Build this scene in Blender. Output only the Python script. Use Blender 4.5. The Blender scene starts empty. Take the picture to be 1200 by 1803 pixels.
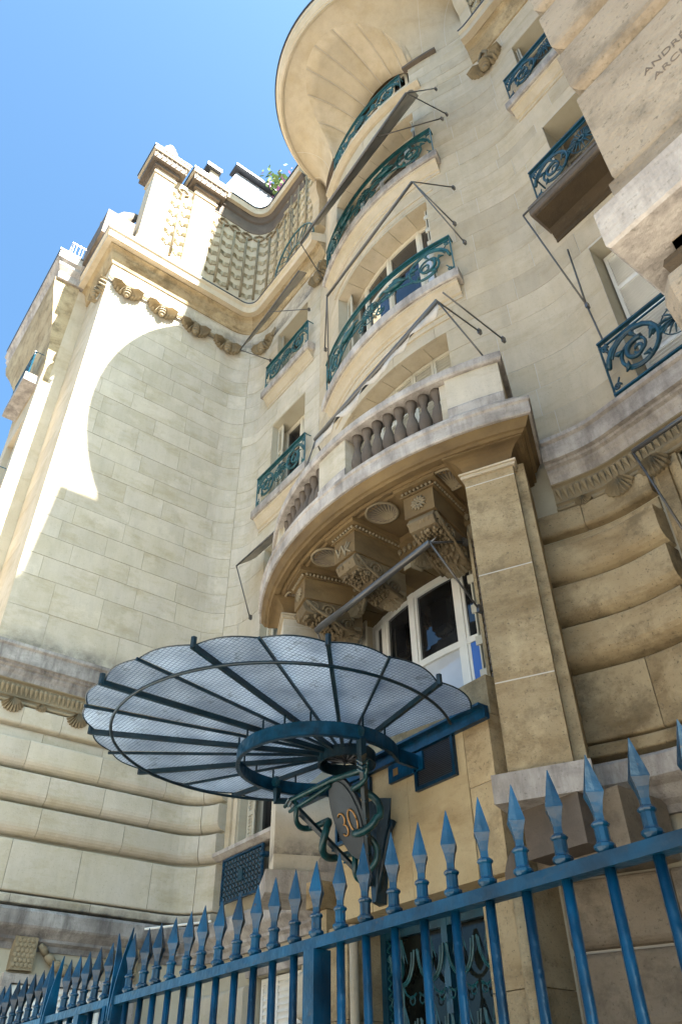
import bpy, bmesh, math, random
from math import sin, cos, pi, radians, sqrt, atan2, hypot
from mathutils import Vector, Matrix
random.seed(7)
C = bpy.context.scene.collection

# ------------------------------------------------------------------ camera, sky, sun, exposure
cam_d = bpy.data.cameras.new('camera'); cam = bpy.data.objects.new('camera', cam_d); C.objects.link(cam)
yaw, pitch, roll = radians(-52.461), radians(39.331), radians(-0.764)
F = Vector((sin(yaw)*cos(pitch), cos(yaw)*cos(pitch), sin(pitch)))
R0 = Vector((cos(yaw), -sin(yaw), 0)); U0 = R0.cross(F)
R = cos(roll)*R0 + sin(roll)*U0; U = -sin(roll)*R0 + cos(roll)*U0
cam.matrix_world = Matrix(((R.x, U.x, -F.x, 0), (R.y, U.y, -F.y, 0), (R.z, U.z, -F.z, 0), (0, 0, 0, 1)))
cam_d.sensor_fit = 'VERTICAL'; cam_d.sensor_height = 36; cam_d.lens = 36*1355.76/1803
cam_d.clip_start = 0.05; cam_d.clip_end = 2000
bpy.context.scene.camera = cam

SUN = Vector((1, .138, 1.33)).normalized()
w = bpy.data.worlds.new('World'); bpy.context.scene.world = w; w.use_nodes = True
nt = w.node_tree; nt.nodes.clear()
sky = nt.nodes.new('ShaderNodeTexSky'); sky.sky_type = 'NISHITA'; sky.sun_disc = False
sky.sun_elevation = math.asin(SUN.z); sky.sun_rotation = atan2(SUN.x, SUN.y)
sky.air_density = 0.8; sky.dust_density = 3.5; sky.ozone_density = 1.0
bg = nt.nodes.new('ShaderNodeBackground'); bg.inputs[1].default_value = 0.044
wo = nt.nodes.new('ShaderNodeOutputWorld')
tint = nt.nodes.new('ShaderNodeMix'); tint.data_type = 'RGBA'; tint.blend_type = 'MULTIPLY'; tint.inputs[0].default_value = 1; tint.inputs[7].default_value = (.54, .83, .93, 1)
nt.links.new(sky.outputs[0], tint.inputs[6]); nt.links.new(tint.outputs[2], bg.inputs[0]); nt.links.new(bg.outputs[0], wo.inputs[0])
sd = bpy.data.lights.new('sun', 'SUN'); sd.energy = 5.0; sd.angle = radians(0.5); sd.color = (1, .95, .86)
so = bpy.data.objects.new('sun', sd); C.objects.link(so)
so.rotation_euler = (-SUN).to_track_quat('-Z', 'Y').to_euler()
vs = bpy.context.scene.view_settings
vs.view_transform = 'Standard'; vs.look = 'None'; vs.gamma = 1; vs.use_curve_mapping = False
vs.exposure = 3.6

# ------------------------------------------------------------------ materials
def _n(t, k, **kw):
    n = t.nodes.new(k)
    for a, b in kw.items(): setattr(n, a, b)
    return n
def mat(name, col, rough=.6, metal=0., bump=0., bscale=60, var=0., spec=.5, vscale=3.):
    m = bpy.data.materials.new(name); m.use_nodes = True; t = m.node_tree; b = t.nodes['Principled BSDF']
    b.inputs['Base Color'].default_value = (*col, 1); b.inputs['Roughness'].default_value = rough
    b.inputs['Metallic'].default_value = metal; b.inputs['Specular IOR Level'].default_value = spec
    g = _n(t, 'ShaderNodeNewGeometry')
    if var:
        n = _n(t, 'ShaderNodeTexNoise'); n.inputs['Scale'].default_value = vscale; n.inputs['Detail'].default_value = 5
        t.links.new(g.outputs['Position'], n.inputs['Vector'])
        r = _n(t, 'ShaderNodeValToRGB'); r.color_ramp.elements[0].position = .3; r.color_ramp.elements[1].position = .7
        r.color_ramp.elements[0].color = (*[c*(1-var) for c in col], 1); r.color_ramp.elements[1].color = (*[min(1, c*(1+var)) for c in col], 1)
        t.links.new(n.outputs[0], r.inputs[0]); t.links.new(r.outputs[0], b.inputs['Base Color'])
    if bump:
        n = _n(t, 'ShaderNodeTexNoise'); n.inputs['Scale'].default_value = bscale; n.inputs['Detail'].default_value = 3
        t.links.new(g.outputs['Position'], n.inputs['Vector'])
        bp = _n(t, 'ShaderNodeBump'); bp.inputs['Strength'].default_value = bump; bp.inputs['Distance'].default_value = .01
        t.links.new(n.outputs[0], bp.inputs['Height']); t.links.new(bp.outputs[0], b.inputs['Normal'])
    return m
def _mul(t, sock, k):
    n = _n(t, 'ShaderNodeMath', operation='MULTIPLY'); n.inputs[1].default_value = k; t.links.new(sock, n.inputs[0]); return n.outputs[0]
def stone_mat(name, a, b2, stain, stain_amt=.5, pit=.35, rnd=.14, bump=.35, streak=0.0, streak_col=(.07, .065, .06), soot=()):
    """limestone: tone per block, broad mottling, ochre/grey stains, small dark pits, vertical run-off streaks"""
    m = bpy.data.materials.new(name); m.use_nodes = True; t = m.node_tree; L = t.links.new; P = t.nodes['Principled BSDF']
    P.inputs['Roughness'].default_value = .85; P.inputs['Specular IOR Level'].default_value = .25
    g = _n(t, 'ShaderNodeNewGeometry'); oi = _n(t, 'ShaderNodeObjectInfo')
    ad = _n(t, 'ShaderNodeVectorMath', operation='MULTIPLY_ADD')
    ad.inputs[1].default_value = (1, 1, 1); L(g.outputs['Position'], ad.inputs[0])
    cb = _n(t, 'ShaderNodeCombineXYZ'); mu = _n(t, 'ShaderNodeMath', operation='MULTIPLY'); mu.inputs[1].default_value = 9
    L(oi.outputs['Random'], mu.inputs[0]); L(mu.outputs[0], cb.inputs[0]); L(mu.outputs[0], cb.inputs[2]); L(cb.outputs[0], ad.inputs[2])
    def noise(sc, det=5, vec=None, rough=.6):
        n = _n(t, 'ShaderNodeTexNoise'); n.inputs['Scale'].default_value = sc; n.inputs['Detail'].default_value = det
        n.inputs['Roughness'].default_value = rough
        L(vec if vec else g.outputs['Position'], n.inputs['Vector']); return n.outputs[0]
    def ramp(src, p0, p1, c0=(0, 0, 0), c1=(1, 1, 1)):
        r = _n(t, 'ShaderNodeValToRGB'); e = r.color_ramp.elements
        e[0].position, e[1].position = p0, p1; e[0].color = (*c0, 1); e[1].color = (*c1, 1)
        L(src, r.inputs[0]); return r.outputs[0]
    def mix(f, c1, c2, mode='MIX'):
        x = _n(t, 'ShaderNodeMix', data_type='RGBA', blend_type=mode)
        for s, v in ((0, f), (6, c1), (7, c2)):
            if hasattr(v, 'links') or isinstance(v, bpy.types.NodeSocket): L(v, x.inputs[s])
            else: x.inputs[s].default_value = v if s == 0 else (*v, 1)
        return x.outputs[2]
    base = mix(ramp(noise(1.3, 6, ad.outputs[0]), .35, .68), a, b2)
    # tone per object
    mr = _n(t, 'ShaderNodeMapRange'); mr.inputs[3].default_value = 1-rnd; mr.inputs[4].default_value = 1+rnd
    L(oi.outputs['Random'], mr.inputs[0])
    hsv = _n(t, 'ShaderNodeHueSaturation'); L(base, hsv.inputs['Color']); L(mr.outputs[0], hsv.inputs['Value'])
    # stains stretched along the bed
    mp = _n(t, 'ShaderNodeMapping'); mp.inputs['Scale'].default_value = (.8, .8, 2.2); L(ad.outputs[0], mp.inputs['Vector'])
    sm = _n(t, 'ShaderNodeMath', operation='MULTIPLY'); sm.inputs[1].default_value = stain_amt
    L(ramp(noise(1.1, 8, mp.outputs[0], .7), .5, .75), sm.inputs[0])
    c = mix(sm.outputs[0], hsv.outputs[0], stain)
    if streak:
        mp2 = _n(t, 'ShaderNodeMapping'); mp2.inputs['Scale'].default_value = (3.2, 3.2, .7); L(g.outputs['Position'], mp2.inputs['Vector'])
        s2 = _n(t, 'ShaderNodeMath', operation='MULTIPLY'); s2.inputs[1].default_value = streak
        L(ramp(noise(1.4, 6, mp2.outputs[0], .7), .42, .66), s2.inputs[0]); c = mix(s2.outputs[0], c, streak_col)
    if name.startswith(('brown', 'pitted', 'cool')):     # paler repair patches and broad darker weathering
        c = mix(_mul(t, ramp(noise(.9, 7, ad.outputs[0], .65), .56, .62), .5 if name[0] != 'c' else .22), c, tuple(min(1, q*1.35) for q in a))
        c = mix(_mul(t, ramp(noise(2.6, 9, g.outputs['Position'], .72), .50, .66), .6 if name[0] != 'c' else .0), c, tuple(q*.38 for q in b2))
    for z0, h in soot:        # run-off soot lying on the courses just above a ledge, ragged outline
        sz = _n(t, 'ShaderNodeSeparateXYZ'); L(g.outputs['Position'], sz.inputs[0])
        mz = _n(t, 'ShaderNodeMapRange'); mz.inputs[1].default_value = z0+h; mz.inputs[2].default_value = z0; L(sz.outputs[2], mz.inputs[0])
        lo_ = _n(t, 'ShaderNodeMath', operation='GREATER_THAN'); lo_.inputs[1].default_value = z0-.02; L(sz.outputs[2], lo_.inputs[0])
        m1 = _n(t, 'ShaderNodeMath', operation='MULTIPLY'); L(mz.outputs[0], m1.inputs[0]); L(ramp(noise(2.2, 8, None, .75), .36, .62), m1.inputs[1])
        m2_ = _n(t, 'ShaderNodeMath', operation='MULTIPLY'); L(m1.outputs[0], m2_.inputs[0]); L(lo_.outputs[0], m2_.inputs[1])
        c = mix(m2_.outputs[0], c, (.09, .08, .075))
    pm = _n(t, 'ShaderNodeMath', operation='MULTIPLY'); pm.inputs[1].default_value = pit
    L(ramp(noise(38, 3), .60, .72), pm.inputs[0]); c = mix(pm.outputs[0], c, (.10, .085, .06))
    pm2 = _n(t, 'ShaderNodeMath', operation='MULTIPLY'); pm2.inputs[1].default_value = pit*.5
    L(ramp(noise(7, 8, None, .75), .56, .7), pm2.inputs[0]); c = mix(pm2.outputs[0], c, (.16, .14, .10))
    L(c, P.inputs['Base Color'])
    bp = _n(t, 'ShaderNodeBump'); bp.inputs['Strength'].default_value = bump; bp.inputs['Distance'].default_value = .012
    ms = _n(t, 'ShaderNodeMath', operation='ADD'); L(noise(45, 4), ms.inputs[0]); L(noise(9, 5), ms.inputs[1])
    L(ms.outputs[0], bp.inputs['Height']); L(bp.outputs[0], P.inputs['Normal'])
    return m
M = {
 'ashlar': stone_mat('pale limestone', (.52, .445, .335), (.47, .39, .27), (.35, .27, .15), .6, .22, .09, .25, streak=.16, streak_col=(.17, .15, .12), soot=((7.1, .3),)),
 'cool': stone_mat('cool pale limestone', (.53, .475, .39), (.475, .42, .315), (.34, .28, .16), .75, .25, .07, .25, streak=.15, streak_col=(.17, .155, .13), soot=((7.1, .45), (18.2, 1.0), (2.86, .25))),
 'core': stone_mat('limestone backing', (.44, .40, .31), (.38, .34, .25), (.30, .22, .12), .3, .1, 0, .2),
 'carved_dark': stone_mat('dark carved limestone', (.20, .15, .085), (.13, .095, .055), (.045, .035, .022), .7, .4, .08, .6),  # carved stone darkened to paint the shade under the balcony consoles
 'golden': stone_mat('golden limestone', (.46, .37, .225), (.38, .29, .16), (.20, .13, .06), .8, .3, .06, .4),
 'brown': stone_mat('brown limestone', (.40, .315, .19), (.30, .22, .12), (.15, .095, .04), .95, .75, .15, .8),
 'soffit': stone_mat('ochre limestone', (.19, .128, .058), (.115, .075, .035), (.05, .033, .018), .8, .35, .05, .4),  # colour darkened to paint shade onto soffits and undersides
 'ledge': stone_mat('weathered limestone', (.50, .46, .42), (.36, .32, .28), (.12, .10, .09), .7, .45, .05, .6, .6, (.10, .085, .08)),
 'ledge_dark': stone_mat('soot-streaked limestone', (.40, .38, .355), (.22, .205, .19), (.07, .062, .06), .8, .5, .05, .6, .75, (.07, .06, .06)),
 'rough': stone_mat('pitted limestone', (.285, .235, .175), (.22, .175, .125), (.13, .10, .07), .8, .75, .06, .9),
 'carved': stone_mat('carved limestone', (.29, .235, .15), (.20, .16, .10), (.07, .055, .035), .55, .5, .08, .6),
 'carved_pale': stone_mat('pale carved limestone', (.44, .40, .30), (.36, .32, .22), (.18, .14, .09), .5, .3, .08, .5),
 'dark_stone': stone_mat('sooty limestone', (.15, .12, .095), (.09, .072, .058), (.05, .045, .04), .5, .5, .08, .6),
 'under': stone_mat('stained underside limestone', (.085, .06, .035), (.055, .04, .025), (.025, .02, .015), .7, .4, .05, .6),  # near-black colour paints the deep shade below slab and ledge
 'joint': mat('white lime joint', (.52, .49, .43), .9),
 'blue': mat('blue enamel paint', (.0005, .028, .062), .30, .0, .5, 22, .5, .38, 9),
 'teal': mat('teal iron paint', (.003, .045, .075), .4, .0, .3, 40, .35, .6, 8),
 'ribteal': mat('dark teal rib paint', (.001, .014, .024), .38, .0, .3, 30, .4, .5, 8),
 'snakegreen': mat('dark verdigris bronze', (.004, .040, .044), .36, .1, .4, 30, .5, .6, 9),
 'green': mat('verdigris iron paint', (.005, .070, .082), .42, .0, .2, 50, .4, .6, 9),
 'plaque': mat('dark bronze plate', (.022, .032, .042), .55, .2, .3, 20, .3),
 'brass': mat('gilded brass', (.33, .18, .065), .4, .6),
 'cream': mat('cream window paint', (.62, .56, .44), .45, 0, .05, 50, .08),
 'white': mat('white paint', (.78, .76, .70), .45, 0, .1, 60, .08),
 'shutter': mat('shutter paint', (.50, .46, .36), .55, 0, .1, 60, .12),
 'glass': mat('dark window glass', (.014, .015, .017), .035, 0, .03, 2, .9, .8, 1.6),
 'curtain_glare': mat('curtained and glare-painted glass', (.55, .56, .58), .04, 0, 0, 60, .25, 1.0, 1.2),  # pale panes: curtains, and white reflections painted into the colour
 'blueblind': mat('blue blind', (.05, .16, .52), .5),
 'cloth': mat('grey awning canvas', (.46, .43, .39), .85, 0, .4, 30, .2),
 'tube': mat('grey metal tube', (.12, .115, .11), .35, .5),
 'zinc': mat('pale zinc', (.42, .44, .48), .35, .2, .2, 4, .2),
 'darkzinc': mat('dark lead edge', (.025, .028, .035), .4),
 'doorglass': mat('dim door glass', (.010, .012, .010), .08, 0, 0, 60, .9, .22, 2.2),
 'mesh': mat('black vent mesh', (.006, .006, .007), .6),
 'paving': mat('pavement', (.25, .225, .19), .85, 0, .3, 20, .2),
 'court': mat('shade-toned courtyard paving', (.085, .078, .068), .85, 0, .3, 20, .3),  # colour lowered for the court's shade, so less light bounces upward
 'asphalt': mat('asphalt', (.09, .088, .085), .9, 0, .3, 60, .2),
 'leaf': mat('leaf', (.14, .22, .06), .6, 0, 0, 0, .3), 'flower': mat('flower', (.35, .12, .28), .6),
}
def wired_glass():
    m = bpy.data.materials.new('wired glass'); m.use_nodes = True; t = m.node_tree; L = t.links.new
    P = t.nodes['Principled BSDF']; out = t.nodes['Material Output']
    P.inputs['Roughness'].default_value = .22
    g = _n(t, 'ShaderNodeNewGeometry'); sx = _n(t, 'ShaderNodeSeparateXYZ'); L(g.outputs['Position'], sx.inputs[0])
    def grid(sock, k):
        a = _n(t, 'ShaderNodeMath', operation='MULTIPLY'); a.inputs[1].default_value = k; L(sock, a.inputs[0])
        b = _n(t, 'ShaderNodeMath', operation='FRACT'); L(a.outputs[0], b.inputs[0])
        c = _n(t, 'ShaderNodeMath', operation='LESS_THAN'); c.inputs[1].default_value = .17; L(b.outputs[0], c.inputs[0]); return c.outputs[0]
    mx = _n(t, 'ShaderNodeMath', operation='MAXIMUM'); L(grid(sx.outputs[0], 25), mx.inputs[0]); L(grid(sx.outputs[1], 25), mx.inputs[1])
    n = _n(t, 'ShaderNodeTexNoise'); n.inputs['Scale'].default_value = 3; n.inputs['Detail'].default_value = 6
    r = _n(t, 'ShaderNodeValToRGB'); r.color_ramp.elements[0].position = .32; r.color_ramp.elements[1].position = .68; r.color_ramp.elements[0].color = (.46, .49, .52, 1); r.color_ramp.elements[1].color = (.85, .88, .89, 1)
    L(g.outputs['Position'], n.inputs['Vector']); L(n.outputs[0], r.inputs[0])
    mc = _n(t, 'ShaderNodeMix', data_type='RGBA'); L(mx.outputs[0], mc.inputs[0]); L(r.outputs[0], mc.inputs[6]); mc.inputs[7].default_value = (.26, .30, .35, 1)
    oi = _n(t, 'ShaderNodeObjectInfo'); mr = _n(t, 'ShaderNodeMapRange'); mr.inputs[3].default_value = .9; mr.inputs[4].default_value = 1.3; L(oi.outputs['Random'], mr.inputs[0])
    hv = _n(t, 'ShaderNodeHueSaturation'); L(mc.outputs[2], hv.inputs['Color']); L(mr.outputs[0], hv.inputs['Value'])
    n2 = _n(t, 'ShaderNodeTexNoise'); n2.inputs['Scale'].default_value = 6; n2.inputs['Detail'].default_value = 8; n2.inputs['Roughness'].default_value = .75; L(g.outputs['Position'], n2.inputs['Vector'])
    r2 = _n(t, 'ShaderNodeValToRGB'); r2.color_ramp.elements[0].position = .54; r2.color_ramp.elements[1].position = .68; L(n2.outputs[0], r2.inputs[0])
    md = _n(t, 'ShaderNodeMix', data_type='RGBA'); L(_mul(t, r2.outputs[0], .6), md.inputs[0]); L(hv.outputs[0], md.inputs[6]); md.inputs[7].default_value = (.10, .11, .10, 1)
    mc = md; L(mc.outputs[2], P.inputs['Base Color'])
    tr = _n(t, 'ShaderNodeBsdfTranslucent'); L(mc.outputs[2], tr.inputs[0])
    tp = _n(t, 'ShaderNodeBsdfTransparent'); tp.inputs[0].default_value = (.55, .62, .72, 1)
    m1 = _n(t, 'ShaderNodeMixShader'); m1.inputs[0].default_value = .72; L(P.outputs[0], m1.inputs[1]); L(tr.outputs[0], m1.inputs[2])
    m2 = _n(t, 'ShaderNodeMixShader'); m2.inputs[0].default_value = .2; L(m1.outputs[0], m2.inputs[1]); L(tp.outputs[0], m2.inputs[2])
    bp = _n(t, 'ShaderNodeBump'); bp.inputs['Strength'].default_value = .12; bp.inputs['Distance'].default_value = .004
    L(mx.outputs[0], bp.inputs['Height']); L(bp.outputs[0], P.inputs['Normal'])
    L(m2.outputs[0], out.inputs[0]); return m
M['wired'] = wired_glass()
def worn_paint(m):
    t = m.node_tree; P = t.nodes['Principled BSDF']; src = P.inputs['Base Color'].links[0].from_socket; L = t.links.new
    g = _n(t, 'ShaderNodeNewGeometry'); oi = _n(t, 'ShaderNodeObjectInfo')
    n = _n(t, 'ShaderNodeTexNoise'); n.inputs['Scale'].default_value = 26; n.inputs['Detail'].default_value = 7; n.inputs['Roughness'].default_value = .7; L(g.outputs['Position'], n.inputs['Vector'])
    r = _n(t, 'ShaderNodeValToRGB'); r.color_ramp.elements[0].position = .645; r.color_ramp.elements[1].position = .67; L(n.outputs[0], r.inputs[0])
    mr = _n(t, 'ShaderNodeMapRange'); mr.inputs[3].default_value = .65; mr.inputs[4].default_value = 1.3; L(oi.outputs['Random'], mr.inputs[0])
    hv = _n(t, 'ShaderNodeHueSaturation'); L(src, hv.inputs['Color']); L(mr.outputs[0], hv.inputs['Value'])
    mx = _n(t, 'ShaderNodeMix', data_type='RGBA'); L(r.outputs[0], mx.inputs[0]); L(hv.outputs[0], mx.inputs[6]); mx.inputs[7].default_value = (.045, .022, .012, 1)
    L(mx.outputs[2], P.inputs['Base Color'])
worn_paint(M['blue'])

# ------------------------------------------------------------------ helpers
WL = {}
def wloc(o): return WL.get(o.name, Vector((0, 0, 0))) if o else Vector((0, 0, 0))
def thing(name, label, cat, loc=(0, 0, 0), group=None):
    o = bpy.data.objects.new(name, None); C.objects.link(o); o.location = loc; o.empty_display_size = .2
    o['label'] = label; o['category'] = cat
    if group: o['group'] = group
    WL[o.name] = Vector(loc); return o
def tag(o, label, cat, group=None):
    o['label'] = label; o['category'] = cat
    if group: o['group'] = group
    return o
class MB:
    def __init__(s): s.v = []; s.f = []
    def add(s, vs, fs):
        k = len(s.v); s.v += [tuple(p) for p in vs]; s.f += [tuple(i+k for i in f) for f in fs]; return s
    def box(s, x0, x1, y0, y1, z0, z1):
        return s.add([(x0, y0, z0), (x1, y0, z0), (x1, y1, z0), (x0, y1, z0), (x0, y0, z1), (x1, y0, z1), (x1, y1, z1), (x0, y1, z1)],
                     [(0, 3, 2, 1), (4, 5, 6, 7), (0, 1, 5, 4), (1, 2, 6, 5), (2, 3, 7, 6), (3, 0, 4, 7)])
    def tube(s, pts, r, n=6, closed=False):
        pts = [Vector(p) for p in pts]; N = len(pts); rr = r if isinstance(r, (list, tuple)) else [r]*N
        vs = []; prev = None
        for i in range(N):
            if closed: d = pts[(i+1) % N]-pts[i-1]
            else: d = pts[min(i+1, N-1)]-pts[max(i-1, 0)]
            d = d.normalized() if d.length > 1e-9 else Vector((0, 0, 1))
            if prev is None:
                a = Vector((0, 0, 1)) if abs(d.z) < .9 else Vector((1, 0, 0)); u = d.cross(a).normalized()
            else:
                u = (prev-d*prev.dot(d)); u = u.normalized() if u.length > 1e-6 else d.orthogonal().normalized()
            prev = u; v = d.cross(u)
            for k in range(n): vs.append(pts[i]+(u*cos(2*pi*k/n)+v*sin(2*pi*k/n))*rr[i])
        fs = []
        for i in range(N if closed else N-1):
            j = (i+1) % N
            for k in range(n): k2 = (k+1) % n; fs.append((i*n+k, i*n+k2, j*n+k2, j*n+k))
        if not closed: fs += [tuple(range(n-1, -1, -1)), tuple((N-1)*n+k for k in range(n))]
        return s.add(vs, fs)
    def sweep(s, plan, prof, caps=True, closed_prof=True):
        """plan: list of (x,y,nx,ny); prof: list of (out,z)"""
        m = len(prof); vs = []
        for x, y, nx, ny in plan:
            for o, z in prof: vs.append((x+nx*o, y+ny*o, z))
        fs = []
        for i in range(len(plan)-1):
            for k in range(m if closed_prof else m-1):
                k2 = (k+1) % m; fs.append((i*m+k, (i+1)*m+k, (i+1)*m+k2, i*m+k2))
        if caps and closed_prof:
            fs += [tuple(range(m)), tuple((len(plan)-1)*m+k for k in range(m-1, -1, -1))]
        return s.add(vs, fs)
    def lathe(s, c, prof, n=12, axis='z'):
        vs = []
        for r, h in prof:
            for k in range(n):
                a = 2*pi*k/n; p = (r*cos(a), r*sin(a), h)
                if axis == 'y': p = (p[0], -p[2], p[1])
                if axis == 'x': p = (p[2], p[0], p[1])
                vs.append((c[0]+p[0], c[1]+p[1], c[2]+p[2]))
        fs = []
        for i in range(len(prof)-1):
            for k in range(n): k2 = (k+1) % n; fs.append((i*n+k, i*n+k2, (i+1)*n+k2, (i+1)*n+k))
        fs += [tuple(range(n-1, -1, -1)), tuple((len(prof)-1)*n+k for k in range(n))]
        return s.add(vs, fs)
    def build(s, name, m, parent=None, smooth=False, kind=None, origin=None):
        me = bpy.data.meshes.new(name)
        if origin is None:
            o = Vector([(min(p[i] for p in s.v)+max(p[i] for p in s.v))/2 for i in range(3)])
        else: o = Vector(origin)
        me.from_pydata([(p[0]-o.x, p[1]-o.y, p[2]-o.z) for p in s.v], [], s.f)
        bm = bmesh.new(); bm.from_mesh(me); bmesh.ops.recalc_face_normals(bm, faces=bm.faces); bm.to_mesh(me); bm.free()
        me.materials.append(M[m] if isinstance(m, str) else m)
        if smooth:
            me.shade_smooth()
        ob = bpy.data.objects.new(name, me); C.objects.link(ob)
        ob.location = o-wloc(parent); WL[ob.name] = o
        if parent: ob.parent = parent
        if kind: ob['kind'] = kind
        return ob
def copy_tree(o, parent=None, loc=None, rot=None):
    c = o.copy(); C.objects.link(c)
    if parent: c.parent = parent
    if loc is not None: c.location = loc
    if rot is not None: c.rotation_euler = rot
    for ch in o.children: copy_tree(ch, c)
    return c
def inst(src, parent, loc, rot=(0, 0, 0), scale=None, name=None):
    """another piece sharing src's mesh, under parent, at world loc"""
    c = src.copy(); C.objects.link(c); c.parent = parent; c.location = Vector(loc)-wloc(parent); c.rotation_euler = rot
    if scale: c.scale = scale
    WL[c.name] = Vector(loc); return c

class Plan:
    def __init__(s, pts, closed=False):
        s.p = pts; s.s = [0.]
        for a, b in zip(pts, pts[1:]): s.s.append(s.s[-1]+hypot(b[0]-a[0], b[1]-a[1]))
        s.n = []
        for i in range(len(pts)):
            def nn(a, b):
                d = hypot(b[0]-a[0], b[1]-a[1]); return ((b[1]-a[1])/d, -(b[0]-a[0])/d)
            n1 = nn(pts[i-1], pts[i]) if i > 0 else None; n2 = nn(pts[i], pts[i+1]) if i < len(pts)-1 else None
            if n1 is None: n = n2
            elif n2 is None: n = n1
            else:
                mx, my = n1[0]+n2[0], n1[1]+n2[1]; l = mx*mx+my*my; n = (2*mx/l, 2*my/l)   # mitre
            s.n.append(n)
        s.L = s.s[-1]
    def at(s, q):
        q = max(0, min(s.L, q))
        for i in range(len(s.s)-1):
            if q <= s.s[i+1]+1e-9: break
        a = (q-s.s[i])/(s.s[i+1]-s.s[i]); p, r = s.p[i], s.p[i+1]
        d = hypot(r[0]-p[0], r[1]-p[1]); n = ((r[1]-p[1])/d, -(r[0]-p[0])/d)
        n0, n1 = s.n[i], s.n[i+1]
        curved = abs(n0[0]-n[0])+abs(n0[1]-n[1]) < .3 and abs(n1[0]-n[0])+abs(n1[1]-n[1]) < .3
        if curved: n = (n0[0]*(1-a)+n1[0]*a, n0[1]*(1-a)+n1[1]*a)
        return (p[0]+(r[0]-p[0])*a, p[1]+(r[1]-p[1])*a, n[0], n[1])
    def seg(s, a, b):
        out = [s.at(a)]
        for q, p, n in zip(s.s, s.p, s.n):
            if a+1e-4 < q < b-1e-4: out.append((p[0], p[1], n[0], n[1]))
        out.append(s.at(b)); return out
    def sx(s, x, lo=0):
        """arc length where the plan crosses x (after lo)"""
        for i in range(len(s.p)-1):
            if s.s[i+1] < lo: continue
            if (s.p[i][0]-x)*(s.p[i+1][0]-x) <= 0 and abs(s.p[i][0]-s.p[i+1][0]) > 1e-6:
                return s.s[i]+(s.s[i+1]-s.s[i])*(x-s.p[i][0])/(s.p[i+1][0]-s.p[i][0])

X0 = -6.7; CY = 10.9; RB = 4.85
def wall_y(x):
    d = abs(x-X0); end, sgn = (3.3, 1)
    yb = 7.1 if x < X0 else 6.9
    if d <= 1.9: return CY-sqrt(RB*RB-d*d)
    y1 = CY-sqrt(RB*RB-1.9**2); m = 1.9/sqrt(RB*RB-1.9**2)
    if d < end:
        t = (d-1.9)/(end-1.9); h = end-1.9
        return y1*(2*t**3-3*t**2+1)+m*h*(t**3-2*t**2+t)+yb*(-2*t**3+3*t**2)
    return yb
XL = -13.45; YF = 2.45
pts = [(XL, YF)]
for k in range(9):
    a = pi - k*pi/16; pts.append((XL+.8+.8*cos(a), 6.3+.8*sin(a)))
x = X0-3.3
while x < X0+3.31:
    pts.append((x, wall_y(x))); x += .15
for k in range(9):
    a = pi/2-k*pi/16; pts.append((-.75+.8*cos(a), 6.1+.8*sin(a)))
pts.append((.05, 2.5))
W = Plan(pts)
SC = .5*(W.s[1]+W.s[9])                          # middle of the concave corner
def S(x): return W.sx(x, W.s[5])

# ------------------------------------------------------------------ wall builders
def minus(a, b, cuts):
    out = [(a, b)]
    for c, d in cuts:
        nx = []
        for p, q in out:
            if d <= p or c >= q: nx.append((p, q)); continue
            if c > p: nx.append((p, c))
            if d < q: nx.append((d, q))
        out = nx
    return out
def core(parent, plan, a, b, z0, z1, ops, m='core', depth=.55, name='wall', off=0.):
    mb = MB(); cuts = sorted(set([a, b]+[max(a, min(b, q)) for o in ops for q in o[:2]]))
    for c, d in zip(cuts, cuts[1:]):
        if d-c < 1e-3: continue
        mid = (c+d)/2; h = [(o[2], o[3]) for o in ops if o[0] < mid < o[1]]
        for p, q in minus(z0, z1, h):
            mb.sweep(plan.seg(c, d), [(off-depth, p), (off, p), (off, q), (off-depth, q)])
    return mb.build(name, m, parent)
def stones(parent, plan, a, b, levels, ops, m, lo=.75, hi=1.35, proud=.010, g=.0045, seed=1, name='stone', cap=290, small=None):
    rnd = random.Random(seed); n = 0; objs = []
    for z0, z1 in zip(levels, levels[1:]):
        cuts = [(o[0], o[1]) for o in ops if o[2] < (z0+z1)/2 < o[3]]
        for p, q in minus(a, b, cuts):
            ws = []; x = p; first = rnd.uniform(.4, 1)
            while x < q-1e-6:
                l = rnd.uniform(lo, hi)*first; first = 1; e = x+l
                if q-e < .4: e = q
                ws.append((x, e)); x = e
            for c, d in ws:
                pr = proud+rnd.uniform(-.002, .003)
                mb = MB().sweep(plan.seg(c+g, d-g), [(-.05, z0+g), (pr, z0+g), (pr, z1-g), (-.05, z1-g)])
                objs.append((mb, m))
    for mb, mm in objs:
        mb.build(name, mm, parent)
    return len(objs)
def rustic(parent, plan, a, b, z0, z1, m, lo=.9, hi=1.6, proud=.16, rad=.09, seed=3, name='stone', ra=False, rb=False, groove=.0):
    """a course of rusticated blocks: rounded lower edge, thin joints between blocks"""
    rnd = random.Random(seed); x = a
    while x < b-1e-6:
        e = x+rnd.uniform(lo, hi)
        if b-e < .5: e = b
        h = z1-z0
        gz = .055 if proud > .16 and z1-z0 < .7 else .018
        prof = [(-.04, z0+gz-.01)]
        for k in range(6):
            t = k/5*pi/2; prof.append((proud-rad*1.0*(1-sin(t)), z0+gz+rad*.9*(1-cos(t))))
        for k in range(4):
            t = k/3*pi/2; prof.append((proud-.035*(1-cos(t)), z1-.012-.035*(1-sin(t))))
        prof.append((-.04, z1-.01))
        mb = MB().sweep(plan.seg(x+.004, e-.004), prof); mb.build(name, m, parent); x = e
def moulding(parent, plan, a, b, prof, m, name='cornice', smooth=False, lab=None):
    o = MB().sweep(plan.seg(a, b), prof).build(name, m, parent)
    if lab: o['label'] = lab
    return o

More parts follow.
